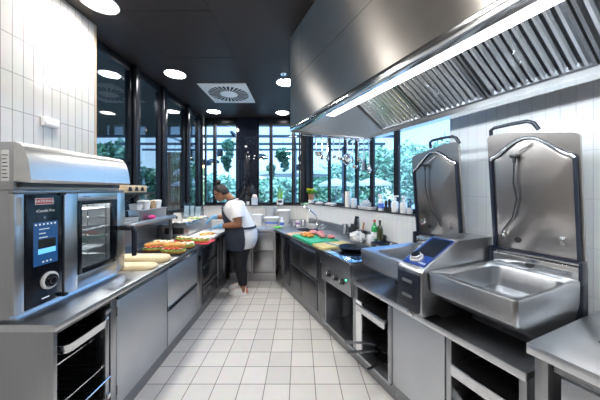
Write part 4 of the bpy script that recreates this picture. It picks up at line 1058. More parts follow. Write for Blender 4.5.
sandwich('closed', -1.305, 2.60, zt_, .12, 'front right closed sandwich roll on the black tray, nearest the worktop edge', .88)
sandwich('closed', -1.56, 2.70, zt_, .35, 'front left closed sandwich roll on the black tray, partly behind the nearest one', .85)
sandwich('open', -1.58, 2.91, zt_, .1, 'cream topped open sandwich behind the two closed rolls', .95)
sandwich('open', -1.31, 2.83, zt_, .2, 'cream topped open sandwich at the right end of the black tray', .95)
zr_ = HZ+.0125
sandwich('open', -1.23, 3.12, zr_, .05, 'open sandwich on the red board nearest the worktop edge', .85)
sandwich('open', -1.47, 3.19, zr_, -.15, 'open sandwich on the red board farther from the worktop edge', .85)

# ---- white cutting board with chopped yellow filling
t = T('cutting_board', 'white cutting board under the gloved hands of the cook', 'cutting board', (-1.34, 3.7, HZ))
b = MB(); b.prism(rrect(-1.53, -1.165, 3.40, 4.02, .02), 'z', HZ, HZ+.024, .003); sub(t, 'board', b, M('white_board', (.82, .82, .79), .5, var=.03))
b = MB(); rnd = random.Random(3)
for _ in range(110):
    a = rnd.random()*6.28; r = rnd.random()**.6
    x, y = -1.33+.115*r*math.cos(a), 3.60+.13*r*math.sin(a); z = HZ+.027+.03*(1-r)*rnd.random()
    rot = Matrix.Rotation(rnd.random()*3, 3, 'Z') @ Matrix.Rotation(rnd.uniform(-.4, .4), 3, 'X')
    b.ell((x, y, z), (.017, .0035, .003), 6, 4, rot)
o = single('shredded_cheese', 'yellow shredded filling heaped on the white cutting board', 'cheese', b, CHEES, (-1.33, 3.60, HZ+.024)); o['kind'] = 'stuff'

# ---- topping station with inset containers
t = T('topping_station', 'steel topping station with food containers in front of the glass holders', 'topping station', (-1.75, 3.95, HZ))
tx0, tx1, ty0, ty1, tz = -1.955, -1.55, 3.49, 4.42, 1.075
b = MB(); b.box(tx0, tx1, ty0, ty1, HZ+.001, tz-.012, .003); sub(t, 'housing', b, STEEL)
b = MB(); b.box(tx0, tx1+.006, ty0-.004, ty1+.004, tz-.011, tz, .003); sub(t, 'top_frame', b, STEELP)
b = MB(); b.box(tx0+.08, tx1-.06, ty0-.002, ty0+.001, .94, 1.03, .001); sub(t, 'ventilation_grille', b, BLACK)
FOODC = [('white cream', WHITEG), ('pale grated cheese', CREAM), ('white onions', PAPER), ('green lettuce', LETT), ('cream sauce', CREAM), ('white cheese cubes', WHITEG)]
for k, (fl, fm) in enumerate(FOODC):
    y0 = ty0+.03+k*.148; x0, x1 = tx0+.10, tx1-.04
    tt = T('food_container', 'small steel container of %s in the topping station' % fl, 'container', ((x0+x1)/2, y0+.07, tz), 0, 'containers in the topping station')
    b = MB(); b.loft([[(u, v, z) for u, v in rrect(x0+q, x1-q, y0+q, y0+.14-q, .02)] for q, z in ((.006, tz+.001), (0, tz+.02), (.008, tz+.021), (.012, tz+.008))]); sub(tt, 'container', b, STEELP)
    b = MB(); rnd = random.Random(k)
    for _ in range(26):
        b.ell((rnd.uniform(x0+.03, x1-.03), rnd.uniform(y0+.025, y0+.115), tz+.016+.014*rnd.random()), (.022, .015, .010), 8, 5, Matrix.Rotation(rnd.random()*3, 3, 'Z'))
    p = sub(tt, 'filling', b, fm); p['kind'] = 'stuff'
# acrylic holders and tent sign
def holder(px_, y, z, h, wd, label):
    x = (px_-300)*y/252
    t = T('acrylic_holder', label, 'sign holder', (x, y, z), 0, 'clear holders behind the topping station')
    b = MB(); b.prism([(y-.0, z), (y+.004, z), (y+.034, z+h), (y+.030, z+h)], 'x', x-wd/2, x+wd/2); sub(t, 'front_sheet', b, ACRYL)
    b = MB(); b.prism([(y+.07, z), (y+.074, z), (y+.039, z+h), (y+.035, z+h)], 'x', x-wd/2, x+wd/2); sub(t, 'back_sheet', b, ACRYL)
    b = MB(); b.prism([(y+.005, z+.012), (y+.0075, z+.012), (y+.0325, z+h*.8), (y+.030, z+h*.8)], 'x', x-wd/2+.01, x+wd/2-.01); sub(t, 'insert_card', b, M('pale_blue_card', (.62, .68, .74), .6, var=.12, vscale=10))
    b = MB(); b.box(x-wd/2, x+wd/2, y-.012, y+.085, z-.004+.001, z+.0); sub(t, 'base_plate', b, WHITEG)
TS = tz+.0215
holder(186, 4.20, TS+.004, .24, .10, 'left tall clear holder standing on the topping station')
holder(191.5, 4.30, TS+.004, .23, .09, 'middle clear holder on the topping station')
holder(197.5, 4.33, TS+.004, .21, .11, 'right clear holder on the topping station, nearest the cook')
y = 3.62; x = (177.5-300)*y/252
t = T('table_sign', 'small white folded sign with a dark mark beside the pass shelf', 'sign', (x, y, TS))
b = MB(); b.loft([[(x-.065, y-.03, TS+.001), (x+.065, y-.03, TS+.001), (x+.065, y-.026, TS+.001), (x-.065, y-.026, TS+.001)], [(x-.055, y+.002, TS+.13), (x+.045, y+.002, TS+.13), (x+.045, y+.005, TS+.13), (x-.055, y+.005, TS+.13)]]); sub(t, 'front_leaf', b, PAPER)
b = MB(); b.loft([[(x-.065, y+.04, TS+.001), (x+.065, y+.04, TS+.001), (x+.065, y+.044, TS+.001), (x-.065, y+.044, TS+.001)], [(x-.055, y+.006, TS+.13), (x+.045, y+.006, TS+.13), (x+.045, y+.009, TS+.13), (x-.055, y+.009, TS+.13)]]); sub(t, 'back_leaf', b, PAPER)
b = MB(); b.ell((x-.003, y-.0175, TS+.065), (.014, .0035, .022), 12, 8, Matrix.Rotation(-.24, 3, 'X')); sub(t, 'printed_mark', b, BLACK)

# ---- on the pass shelf
def bowlish(): pass
t = T('white_tray', 'lower white tray of the pair on the pass shelf beside the oven', 'tray', (-1.87, 2.60, SZ), 0, 'white trays on the pass shelf')
b = MB(); b.loft([[(u, v, SZ+z) for u, v in rrect(-1.965+q, -1.775-q, 2.42+q, 2.80-q, .03)] for q, z in ((.015, .001), (0, .022), (.004, .024), (.02, .006))]); sub(t, 'tray_floor', b, WHITEG)
b = MB(); b.box(-1.85, -1.82, 2.796, 2.812, SZ+.014, SZ+.022, .003); sub(t, 'lug', b, WHITEG)
dup(t.e, (-1.865, 2.605, SZ+.0255), 0, 'upper white tray of the pair on the pass shelf beside the oven', 'white trays on the pass shelf')
gn_pan(-1.96, -1.79, 2.84, 3.42, SZ+.001, .115, 'gastronorm_pan', 'long steel food pan on the pass shelf with cartons on its lid', STEEL, None, 'pan')
gz = SZ+.1165
b = MB(); b.box(-1.957, -1.793, 2.845, 3.415, gz, gz+.006, .002); single('pan_lid', 'flat steel lid on the long pan on the pass shelf', 'lid', b, STEELH, (-1.87, 3.1, gz))
for i, (y, w_, h_, m_, l_) in enumerate(((2.87, .10, .075, WHITE, 'white carton, leftmost of three on the steel pan'), (3.02, .12, .105, PAPER, 'taller cream carton between two others on the steel pan'), (3.27, .10, .10, WHITE, 'white carton, rightmost of three on the steel pan'))):
    t = T('carton', l_, 'carton', (-1.87, y, gz+.0065), 0, 'cartons on the steel pan')
    b = MB(); z = gz+.007
    b.loft([[(u, v, zz) for u, v in rrect(-1.92+q, -1.82-q, y-w_/2+q, y+w_/2-q, .008, 2)] for q, zz in ((.008, z), (0, z+h_*.8))]); sub(t, 'body', b, m_)
    b = MB(); b.loft([[(u, v, zz) for u, v in rrect(-1.923+q, -1.817-q, y-w_/2-.003+q, y+w_/2+.003-q, .008, 2)] for q, zz in ((0, z+h_*.8+.001), (.0, z+h_*.88), (.02, z+h_))]); sub(t, 'flap_lid', b, m_)
t = T('paper_bag', 'brown open paper bag between the cartons on the steel pan', 'bag', (-1.87, 3.15, gz+.0065))
b = MB(); z = gz+.007
b.loft([[(u, v+.005*math.sin(k*2.3+zz*40), zz) for k, (u, v) in enumerate(rrect(-1.91, -1.83, 3.10+q, 3.20-q, .006, 3))] for q, zz in ((0, z), (-.002, z+.05), (.012, z+.09), (.03, z+.095))]); sub(t, 'bag', b, M('brown_paper', (.42, .27, .14), .8, var=.3, vscale=12, bump=.3))
t = T('pink_cloth', 'small bright pink crumpled cloth on the pass shelf rail side', 'cloth', (-1.755, 2.99, SZ))
b = MB(); b.ell((-1.755, 2.99, SZ+.026), (.03, .055, .026), 20, 12, fn=lambda d: 1+.25*noise.noise(d*4)); sub(t, 'folds', b, M('pink_fabric', (.80, .05, .28), .7, var=.15))
# patterned wooden crate on the ledge behind the oven
x, y = (128.5-300)*2.70/252, 2.70
LZ = 1.53
t = T('window_ledge', 'dark bracket shelf behind the oven holding the wooden box', 'shelf', (-1.9, 2.7, LZ-.02))
b = MB(); b.box(XG+.001, -1.70, 2.45, 2.96, LZ-.022, LZ, .003); sub(t, 'board', b, BLACK)
b = MB(); b.prism([(XG+.05+.001, LZ-.16), (XG+.05+.001, LZ-.022), (-1.75, LZ-.022)], 'y', 2.68, 2.70); sub(t, 'bracket', b, BLACK)
t = T('wooden_box', 'pale wooden box with dark cut-outs on the ledge above the oven handle', 'box', (-1.84, 2.70, LZ))
WOODL = M('pale_wood', (.72, .55, .36), .6, var=.12, stretch=(2, 14, 14), vscale=6)
b = MB(); b.box(-1.93, -1.75, 2.53, 2.545, LZ+.001, LZ+.075, .002); sub(t, 'end_board', b, WOODL)
b = MB(); b.box(-1.93, -1.75, 2.865, 2.88, LZ+.001, LZ+.075, .002); sub(t, 'end_board', b, WOODL)
b = MB(); b.box(-1.765, -1.75, 2.546, 2.864, LZ+.001, LZ+.075, .002); fpnl = sub(t, 'front_board', b, WOODL)
b = MB(); b.box(-1.93, -1.915, 2.546, 2.864, LZ+.001, LZ+.075, .002); sub(t, 'back_board', b, WOODL)
b = MB(); b.box(-1.914, -1.766, 2.546, 2.864, LZ+.001, LZ+.01); sub(t, 'bottom_board', b, WOODL)
for k, y in enumerate((2.60, 2.70, 2.80)):
    b = MB(); b.prism([(y-.035, LZ+.015), (y+.03, LZ+.015), (y+.015, LZ+.058), (y-.02, LZ+.058)], 'x', -1.7495, -1.7485); sub(t, 'cut_out', b, BLACK, fpnl)

# ---- back worktop
def bx_tub(nm, label, cat, x0, x1, y0, y1, z, h, mat, taper=.02, lid=None, r=.02, band=None):
    t = T(nm, label, cat, ((x0+x1)/2, (y0+y1)/2, z))
    f = [(taper, 0), (taper*.2, h*.86), (-.006, h*.87), (-.006, h*.92), (.006, h*.92), (taper+.005, .01)]
    b = MB(); b.loft([rr(x0+q, x1-q, y0+q, y1-q, r, z+zz) for q, zz in f]); sub(t, 'tub', b, mat)
    if lid:
        b = MB(); b.loft([rr(x0+q, x1-q, y0+q, y1-q, r, z+zz) for q, zz in ((-.008, h*.925), (-.008, h*.97), (.01, h))]); sub(t, 'lid', b, lid)
    if band:
        b = MB(); b.loft([rr(x0+q, x1-q, y0+q, y1-q, r, z+zz) for q, zz in ((taper*.75-.001, h*.30), (taper*.52-.001, h*.50))], False, False); sub(t, 'label_band', b, band)
    return t
CLEARP = M('translucent_plastic', (.72, .74, .74), .25, trans=.35, var=.03)
BLUEB = M('blue_label', (.10, .18, .62), .5, var=.05)
def bxp(px_, Y): return (px_-300)*Y/252
bx_tub('storage_tub', 'pale plastic tub partly hidden behind the cook on the back worktop', 'tub', bxp(253, 4.75), bxp(262.5, 4.75), 4.65, 4.85, HZ, .20, WHITE, lid=WHITE)
bx_tub('storage_tub', 'tall translucent bucket at the back left of the blue banded box', 'tub', bxp(264.5, 4.95), bxp(276, 4.95), 4.86, 5.06, HZ, .36, CLEARP, taper=.03, r=.07)
bx_tub('storage_box', 'clear plastic box with a blue band on the back worktop', 'box', bxp(264.7, 4.55), bxp(278.5, 4.55), 4.50, 4.70, HZ, .165, CLEARP, lid=WHITE, band=BLUEB)
bx_tub('storage_tub', 'wide pale grey tub with lid at the right end of the back worktop', 'tub', bxp(277.5, 4.98), bxp(290, 4.98), 4.85, 5.10, HZ, .27, M('grey_plastic', (.55, .55, .53), .5, var=.04), lid=WHITE, r=.06)
def bottle(nm, label, x, y, z, r, h, mat, cap, a=0., neck=.35, capm=None, grp=None, lab=None, cat='bottle'):
    t = T(nm, label, cat, (x, y, z), a, grp)
    b = MB(); b.lathe([(r*.9, .0), (r, .006), (r, h*.58), (r*.85, h*.68), (r*neck, h*.80), (r*neck, h*.90)], (x, y, z), 18); sub(t, 'body', b, mat)
    b = MB(); b.lathe([(r*neck*1.15, h*.895), (r*neck*1.15, h*.985), (r*neck*.9, h)], (x, y, z), 14); sub(t, 'cap', b, cap)
    if lab:
        b = MB(); b.lathe([(r*1.012, h*.18), (r*1.012, h*.48)], (x, y, z), 18, cap=False); sub(t, 'label_band', b, lab)
    return t
bottle('plastic_bottle', 'white plastic bottle in front of the grey tub on the back worktop', bxp(281.8, 4.5), 4.5, HZ, .042, .17, WHITE, WHITE, neck=.5, lab=BLUEB)
t = T('green_cloth', 'small bright green cloth at the front edge of the back worktop', 'cloth', (bxp(278, 4.36), 4.36, HZ))
b = MB(); b.ell((bxp(278, 4.36), 4.36, HZ+.012), (.085, .05, .013), 24, 10, fn=lambda d: 1+.18*noise.noise(d*4)); sub(t, 'folds', b, M('green_fabric', (.12, .55, .08), .8, var=.15, bump=.4))

# ---- corner sink group (frame A)
x, y = atR(316.7, 229.5, HZ)
t = T('kitchen_tap', 'tall chrome tap bent over the corner sink', 'tap', (x, y, HZ), A)
b = MB(); b.lathe([(.032, 0), (.032, .012), (.024, .02), (.022, .09), (.016, .10)], (x, y, HZ), 18); sub(t, 'base', b, CHROME)
dxs = (-.14, .19)
b = MB(); b.tube([(x, y, HZ+.095), (x, y, HZ+.20), (x-.012, y+.016, HZ+.235), (x+dxs[0]*.5, y+dxs[1]*.5, HZ+.31), (x+dxs[0], y+dxs[1], HZ+.375), (x+dxs[0]*1.09, y+dxs[1]*1.09, HZ+.37), (x+dxs[0]*1.12, y+dxs[1]*1.12, HZ+.335)], .0125, 12); sub(t, 'spout', b, CHROME)
b = MB(); b.tube([(x+.02, y, HZ+.06), (x+.05, y-.03, HZ+.075), (x+.09, y-.06, HZ+.10)], [.009, .008, .006], 8); sub(t, 'lever', b, CHROME)
def pot(nm, label, x, y, z, r, h, mat, a=A, cat='pot', handle=False, fill=None, grp=None):
    t = T(nm, label, cat, (x, y, z), a, grp)
    b = MB(); b.lathe([(.0005, 0), (r*.92, 0), (r, .008), (r, h-.004), (r*1.04, h), (r*1.0, h), (r*.95, h-.006), (r*.93, .01), (.0005, .008)], (x, y, z), 24); sub(t, 'body', b, mat)
    if handle:
        b = MB(); b.tube([(x-r, y, z+h*.8), (x-r-.03, y, z+h*.75), (x-r-.032, y, z+h*.35), (x-r, y, z+h*.28)], .006, 8); sub(t, 'handle', b, mat)
    if fill:
        b = MB(); b.lathe([(.0005, h*.7), (r*.94, h*.68)], (x, y, z), 20, cap=False); sub(t, 'contents', b, fill)
    return t
# small things standing around the sink
for (px_, py, r, h, m, nm, l, hd) in ((293.5, 226.3, .045, .08, STEEL, 'steel_pot', 'small steel pot left of the white mug behind the sink', False),
        (298, 226.6, .040, .115, WHITEG, 'mug', 'white mug with a coloured print behind the sink', True),
        (303.5, 226.4, .045, .11, STEELP, 'steel_pot', 'shiny steel container right of the white mug behind the sink', False)):
    x, y = atR(px_, py, HZ); t = pot(nm, l, x, y, HZ, r, h, m, handle=hd, cat='mug' if nm == 'mug' else 'pot')
    if nm == 'mug':
        b = MB(); b.lathe([(r*1.012, h*.35), (r*1.012, h*.65)], (x, y, HZ), 20, cap=False); t.part('printed_band', b, M('mug_print', (.60, .10, .12), .4, col2=(.12, .2, .6), vscale=30))
x, y = atR(311.5, 228.5, HZ); pot('white_bowl', 'white bowl on the left side of the tap', x, y, HZ, .06, .075, WHITEG, cat='bowl')
x, y = atR(323, 228.6, HZ); pot('steel_bowl', 'small steel bowl on the right side of the tap', x, y, HZ, .055, .06, STEELP, cat='bowl')

# ---- boards on the right worktop
def board(label, cx, cy, L, Wd, H, rz, mat, grp=None, z=HZ):
    t = T('cutting_board', label, 'cutting board', (cx, cy, z), A)
    b = MB(); b.prism(rotz(rrect(cx-Wd/2, cx+Wd/2, cy-L/2, cy+L/2, .02), cx, cy, rz), 'z', z, z+H, .003); sub(t, 'board', b, mat)
    b = MB(); b.loft([[(u, v, z+q) for u, v in rotz(rrect(cx-Wd/2+i, cx+Wd/2-i, cy-L/2+i, cy+L/2-i, .018), cx, cy, rz)] for i, q in ((.018, H+.0003), (.024, H-.0002+.0008), (.03, H+.0003))], False, False); sub(t, 'juice_groove', b, mat)
    return t
board('green plastic cutting board with vegetables and meat', 1.535, 2.985, .60, .40, .03, 0, M('green_board', (.02, .40, .20), .45, var=.06))
board('yellow cutting board between the green board and the cooker', 1.555, 2.535, .265, .43, .022, .0, M('yellow_board', (.56, .46, .17), .5, var=.08))
x, y = atR(302.5, 231.5, HZ)
board('thin pale wooden board left of the green board', 1.50, 3.425, .22, .34, .014, .05, M('board_wood', (.62, .42, .27), .6, var=.15, stretch=(3, 20, 3)))
CAR = M('carrot_orange', (.80, .22, .03), .45, col2=(.88, .38, .08), vscale=16)
MEAT = M('raw_meat', (.52, .10, .11), .4, col2=(.70, .40, .38), vscale=18)
rnd = random.Random(9)
for i, (dx, dy, L, l) in enumerate(((-.11, .16, .055, 'orange carrot piece at the near left of the green board'), (-.05, .10, .05, 'orange carrot piece in the middle of the pile on the green board'),
        (-.10, .05, .045, 'small orange carrot piece closest to the edge of the green board'), (-.02, .17, .05, 'orange carrot piece at the back of the pile on the green board'), (-.06, -.02, .05, 'orange carrot piece at the right of the pile on the green board'))):
    x, y = 1.535+dx, 2.985+dy; z = HZ+.0305
    t = T('carrot_piece', l, 'carrot', (x, y, z), A, 'carrot pieces on the green board')
    rot = Matrix.Rotation(rnd.random()*3, 3, 'Z'); d = rot @ Vector((L, 0, 0)); p = Vector((x, y, z+.023))
    b = MB(); b.tube([p-d, p-d*.5, p+d*.4, p+d*.9, p+d], [.012, .021, .019, .013, .003], 10); sub(t, 'root', b, CAR)
    b = MB(); b.tube([p-d*1.01, p-d*1.12], [.009, .006], 8); sub(t, 'cut_end', b, M('carrot_core', (.85, .45, .12), .5, var=.1))
for i, (dx, dy, r, l) in enumerate(((.08, .20, .055, 'raw meat piece at the far end of the green board'), (.12, .06, .06, 'biggest raw meat piece, in the middle of the green board'), (.08, -.08, .05, 'raw meat piece near the yellow board'), (.15, -.19, .05, 'pale raw meat piece at the right corner of the green board'))):
    x, y = 1.535+dx, 2.985+dy; z = HZ+.0305
    b = MB(); b.ell((x, y, z+r*.52), (r, r*1.2, r*.55), 20, 12, fn=lambda d: 1+.22*noise.noise(d*2+Vector((i*3, 0, 0))))
    single('meat_piece', l, 'meat', b, MEAT, (x, y, z), A, 'raw meat on the green board', sharp=80)

# utensil canister, knives, bottles by the wall
x, y = atR(345, 233.5, HZ)
t = pot('utensil_canister', 'tall steel canister left of the crumpled white bag', x, y, HZ, .042, .145, STEEL, cat='canister')
x, y = 2.09, 2.885
t = T('knife_block', 'black knife block with black handled knives behind the white bag', 'knife block', (x, y, HZ), A)
b = MB(); b.prism([(x-.05, HZ), (x+.05, HZ), (x+.075, HZ+.15), (x-.01, HZ+.19)], 'y', y-.045, y+.045, .004); sub(t, 'block', b, BLACK)
for k in range(3):
    yy = y-.028+k*.028
    b = MB(); b.tube([(x+.032, yy, HZ+.16), (x+.05, yy, HZ+.23), (x+.062, yy, HZ+.29)], [.009, .011, .010], 8); sub(t, 'knife_handle', b, NAVYP)
x, y = 2.08, 2.715
t = pot('steel_holder', 'steel holder with a spatula and a cleaver left of the green bottle', x, y, HZ, .05, .13, STEELD, cat='holder')
b = MB(); b.tube([(x, y, HZ+.02), (x-.01, y+.02, HZ+.16)], .006, 8); b.prism([(y+.0, HZ+.16), (y+.045, HZ+.16), (y+.055, HZ+.27), (y+.01, HZ+.29)], 'x', x-.012, x-.009); sub(t, 'spatula', b, STEELP)
b = MB(); b.tube([(x+.01, y-.02, HZ+.02), (x+.015, y-.05, HZ+.23)], [.010, .012], 8); sub(t, 'wooden_handle', b, M('handle_wood', (.35, .16, .09), .5, var=.2))
GREENB = M('green_bottle_plastic', (.02, .33, .10), .15, coat=.4, var=.1)
OLIVE = M('dark_olive_glass', (.035, .045, .018), .08, coat=.5, var=.1)
REDC = M('red_cap', (.6, .03, .04), .4, var=.03)
x, y = 2.13, 2.50; bottle('green_bottle', 'green bottle with a red cap near the right wall', x, y, HZ, .040, .285, GREENB, REDC, A, lab=WHITE)
x, y = 2.15, 2.425; bottle('oil_bottle', 'dark olive oil bottle right of the green bottle', x, y, HZ, .036, .285, OLIVE, BLACK, A, neck=.36)
x, y = atR(375.5, 242.5, HZ); bottle('sauce_bottle', 'slim amber bottle in front of the green bottle', x, y, HZ, .024, .20, M('amber_sauce', (.32, .15, .05), .2, var=.2), WHITE, A, neck=.5, lab=WHITE)
x, y = atR(355, 243.0, HZ)
t = T('plastic_bag', 'crumpled white plastic bag behind the front frying pan', 'bag', (x+.05, y, HZ), A)
b = MB(); b.ell((x+.05, y+.02, HZ+.068), (.085, .105, .068), 28, 18, fn=lambda d: 1+.30*noise.noise(d*3.1)+.12*noise.noise(d*8)); sub(t, 'crumpled_film', b, M('white_film', (.78, .79, .80), .3, trans=.2, bump=.5, bscale=25), sharp=25)
x, y = atR(366.5, 243.5, HZ)
t = T('white_carton', 'small white carton in front of the green bottle', 'carton', (x+.06, y, HZ), A)
b = MB(); b.box(x+.02, x+.09, y-.035, y+.035, HZ+.001, HZ+.085, .004); sub(t, 'body', b, WHITE)
b = MB(); b.prism([(y-.035, HZ+.086), (y+.035, HZ+.086), (y, HZ+.112)], 'x', x+.02, x+.09); sub(t, 'gable_top', b, WHITE)

# frying pans on the cooker
PANM = M('blued_pan', (.025, .032, .045), .28, .7, var=.1)
def frypan(label, x, y, z, r, ang, grp=None, hl=.2, m=PANM, h=.045):
    t = T('frying_pan', label, 'frying pan', (x, y, z), A, grp)
    b = MB(); b.lathe([(.0005, 0), (r*.72, 0), (r*.80, .004), (r, h), (r*1.015, h), (r*.99, h-.003), (r*.78, .009), (.0005, .006)], (x, y, z), 36); sub(t, 'pan_bowl', b, m)
    c, s = math.cos(ang), math.sin(ang)
    b = MB(); b.tube([(x+c*r*.97, y+s*r*.97, z+h*.8), (x+c*(r+.05), y+s*(r+.05), z+h*1.15), (x+c*(r+hl), y+s*(r+hl), z+h*1.5)], [.009, .010, .011], 8); sub(t, 'handle', b, STEELD)
    return t
frypan('front dark frying pan on the cooker, beside the yellow board', 1.58, 2.20, .918, .145, 2.4, hl=.14)
frypan('rear dark frying pan on the cooker near the wall', 1.99, 2.17, .918, .15, -2.6, hl=.12)

# pots and pans in the open cabinets
t = pot('cooking_pot', 'steel pot on the floor of the compartment under the cooker', 1.62, 2.05, .14, .10, .13, STEELP)
b = MB(); b.lathe([(.105, .131), (.10, .14), (.03, .155), (.0005, .156)], (1.62, 2.05, .14), 24); p = t.part('lid', b, STEEL)
b = MB(); b.lathe([(.010, .156), (.016, .172), (.0005, .176)], (1.62, 2.05, .14), 12); t.part('lid_knob', b, BLACK, p)
pot('cooking_pot', 'small steel pot behind the other under the cooker', 1.75, 2.25, .14, .08, .17, STEELD)
frypan('black frying pan on top of the stack under the left tilting pan', 1.55, 1.60, .235, .14, 2.75, 'pans under the left tilting pan', .26, BLACK)
frypan('steel frying pan in the middle of the stack under the left tilting pan', 1.56, 1.61, .19, .14, 2.95, 'pans under the left tilting pan', .26, STEELP)
frypan('lowest frying pan of the stack under the left tilting pan', 1.55, 1.60, .142, .145, -2.9, 'pans under the left tilting pan', .2, BLACK)
b = MB(); b.prism([(1.355, .165), (1.35, .60), (1.335, .60), (1.34, .165)], 'y', 1.74, 1.815, .003)
gn_pan(1, 1, 0, 0, 0, 0, 'x', 'x y z w') if 0 else None
b2 = b; o = single('white_board', 'white plastic board leaning upright in the open cabinet beside the cooker', 'cutting board', b2, WHITE, (1.345, 1.78, .14), A)

# ---- right window sill (frame A)
SL = 1.2905
def onsill(px_, d=.06):
    t_ = TW+.0-.0+.01; r = (px_-300)/252; Y = t_/(r*cA+sA); return t_, -sA*r*Y+cA*Y
def sillbottle(px_, r, h, label, mat, cap, kind='pump', lab=None):
    x, y = onsill(px_)
    t = T('dispenser_bottle' if kind == 'pump' else 'spray_bottle', label, 'bottle', (x, y, SL), A, None)
    b = MB(); b.lathe([(r*.92, .0005), (r, .008), (r, h*.55), (r*.8, h*.64), (r*.36, h*.70), (r*.36, h*.76)], (x, y, SL), 18); sub(t, 'body', b, mat)
    if lab: b = MB(); b.lathe([(r*1.012, h*.15), (r*1.012, h*.45)], (x, y, SL), 18, cap=False); sub(t, 'label_band', b, lab)
    if kind == 'pump':
        b = MB(); b.lathe([(r*.5, h*.755), (r*.5, h*.84), (r*.2, h*.85), (r*.2, h*.93)], (x, y, SL), 12); b.box(x-.012, x+.012, y-.05, y+.02, SL+h*.925, SL+h, .004); sub(t, 'pump', b, cap)
    else:
        b = MB(); b.box(x-.014, x+.014, y-.025, y+.045, SL+h*.82, SL+h, .006); b.lathe([(r*.45, h*.755), (r*.4, h*.83)], (x, y, SL), 12); b.tube([(x, y+.02, SL+h*.84), (x, y+.035, SL+h*.72)], .004, 6); sub(t, 'trigger_head', b, cap)
sillbottle(381, .036, .21, 'white spray bottle with a blue label on the right window sill', WHITE, WHITE, 'spray', BLUEB)
sillbottle(395, .040, .20, 'white pump bottle right of the dark mills on the window sill', WHITEG, WHITEG)
sillbottle(403.5, .040, .19, 'white pump bottle nearest the left lid on the window sill', WHITEG, WHITEG)
x, y = onsill(410); pot('white_cup', 'small white cup at the right end of the window sill', x, y, SL, .03, .065, WHITEG, cat='cup')
for px_, h, l in ((386, .14, 'shorter black pepper mill on the window sill'), (389.5, .155, 'taller black pepper mill beside the white pump bottle')):
    x, y = onsill(px_)
    t = T('pepper_mill', l, 'pepper mill', (x, y, SL), A, 'pepper mills on the sill')
    b = MB(); b.lathe([(.024, .0005), (.024, .02), (.015, h*.4), (.021, h*.68), (.016, h*.72)], (x, y, SL), 14); sub(t, 'body', b, BLACK)
    b = MB(); b.lathe([(.017, h*.725), (.021, h*.82), (.014, h*.94), (.004, h)], (x, y, SL), 14); sub(t, 'head', b, BLACK)
x, y = onsill(348)
t = T('paper_roll', 'upright white paper roll on the right window sill', 'paper roll', (x, y, SL), A)
b = MB(); b.lathe([(.022, .001), (.045, .001), (.045, .245), (.022, .245)], (x, y, SL), 24); sub(t, 'paper', b, PAPER)
b = MB(); b.lathe([(.018, .001), (.021, .001), (.021, .247), (.018, .247)], (x, y, SL), 16); sub(t, 'core', b, M('cardboard', (.45, .32, .2), .8, var=.1))
x, y = onsill(354)
t = T('jar', 'white plastic jar right of the paper roll on the sill', 'jar', (x, y, SL), A)
b = MB(); b.lathe([(.042, .001), (.045, .01), (.045, .10), (.036, .115)], (x, y, SL), 20); sub(t, 'body', b, M('jar_plastic', (.62, .66, .72), .35, var=.05))
b = MB(); b.lathe([(.043, .116), (.043, .14), (.0005, .142)], (x, y, SL), 20); sub(t, 'lid', b, WHITE)
x, y = onsill(367)
t = T('bread_basket', 'white tray holding a clear bag on the right window sill', 'tray', (x, y, SL), A)
b = MB(); b.loft([rr(x-.07+q, x+.07-q, y-.16+q, y+.16-q, .03, SL+z) for q, z in ((.02, .001), (0, .04), (.005, .042), (.024, .008))]); sub(t, 'tray', b, WHITEG)
t = T('film_bag', 'clear crumpled plastic bag in the white tray on the sill', 'bag', (x, y+.03, SL+.008), A)
b = MB(); b.ell((x, y+.03, SL+.066), (.045, .10, .058), 24, 14, fn=lambda d: 1+.32*noise.noise(d*3.4)); sub(t, 'crumpled_film', b, M('clear_film', (.75, .80, .84), .15, trans=.5, bump=.4), sharp=25)
for px_, w_, l in ((319.5, .10, 'white paper stack at the left end of the right window sill'), (331, .14, 'low white tray between the flower pot and the paper roll')):
    x, y = onsill(px_)
    t = T('sill_tray', l, 'tray', (x, y, SL), A)
    b = MB(); b.loft([rr(x-.06+q, x+.06-q, y-w_+q, y+w_-q, .02, SL+z) for q, z in ((.012, .001), (0, .03), (.004, .032), (.016, .006))]); sub(t, 'tray', b, WHITE)
    b = MB(); b.box(x-.045, x+.045, y-w_*.7, y+w_*.6, SL+.008, SL+.045, .006); sub(t, 'folded_paper', b, PAPER)
# potted plants
TERR = M('basket_brown', (.36, .20, .11), .7, var=.2, vscale=20)
YEL = M('yellow_petal', (.85, .68, .03), .5, var=.1); LG = M('bright_leaf', (.20, .45, .05), .5, var=.3, vscale=20)
x, y = onsill(311.5)
t = T('potted_flower', 'yellow flowers in a brown and white pot in the window corner', 'plant', (x, y, SL), A)
b = MB(); b.lathe([(.05, .001), (.062, .004), (.066, .07), (.058, .07), (.055, .02)], (x, y, SL), 20); sub(t, 'saucer_pot', b, WHITEG)
b = MB(); b.lathe([(.052, .072), (.07, .19), (.064, .19), (.05, .08)], (x, y, SL), 20); sub(t, 'pot', b, TERR)
b = MB(); rnd = random.Random(4); leaf_mass(b, (x, y+.02, SL+.235), (.09, .12, .05), 120, .035, rnd); sub(t, 'foliage', b, LG, sharp=180)
for k in range(9):
    a = k*.7; b = MB(); c = (x-.03+.07*math.cos(a)*(k % 3)/2, y+.015+.10*math.sin(a)*(.4+.3*(k % 3)), SL+.265+.015*(k % 3))
    for q in range(6):
        aa = q*PI/3; b.ell((c[0]+.014*math.cos(aa), c[1]+.014*math.sin(aa), c[2]), (.013, .013, .006), 8, 5)
    sub(t, 'flower', b, YEL)
BS = 1.2505
x, y = bxp(280, 5.16), 5.17
t = T('potted_cactus', 'small green plant in a white pot with black band in the back window', 'plant', (x, y, BS))
b = MB(); b.lathe([(.05, .001), (.068, .01), (.075, .12), (.068, .12), (.06, .03)], (x, y, BS), 20); p = sub(t, 'pot', b, WHITEG)
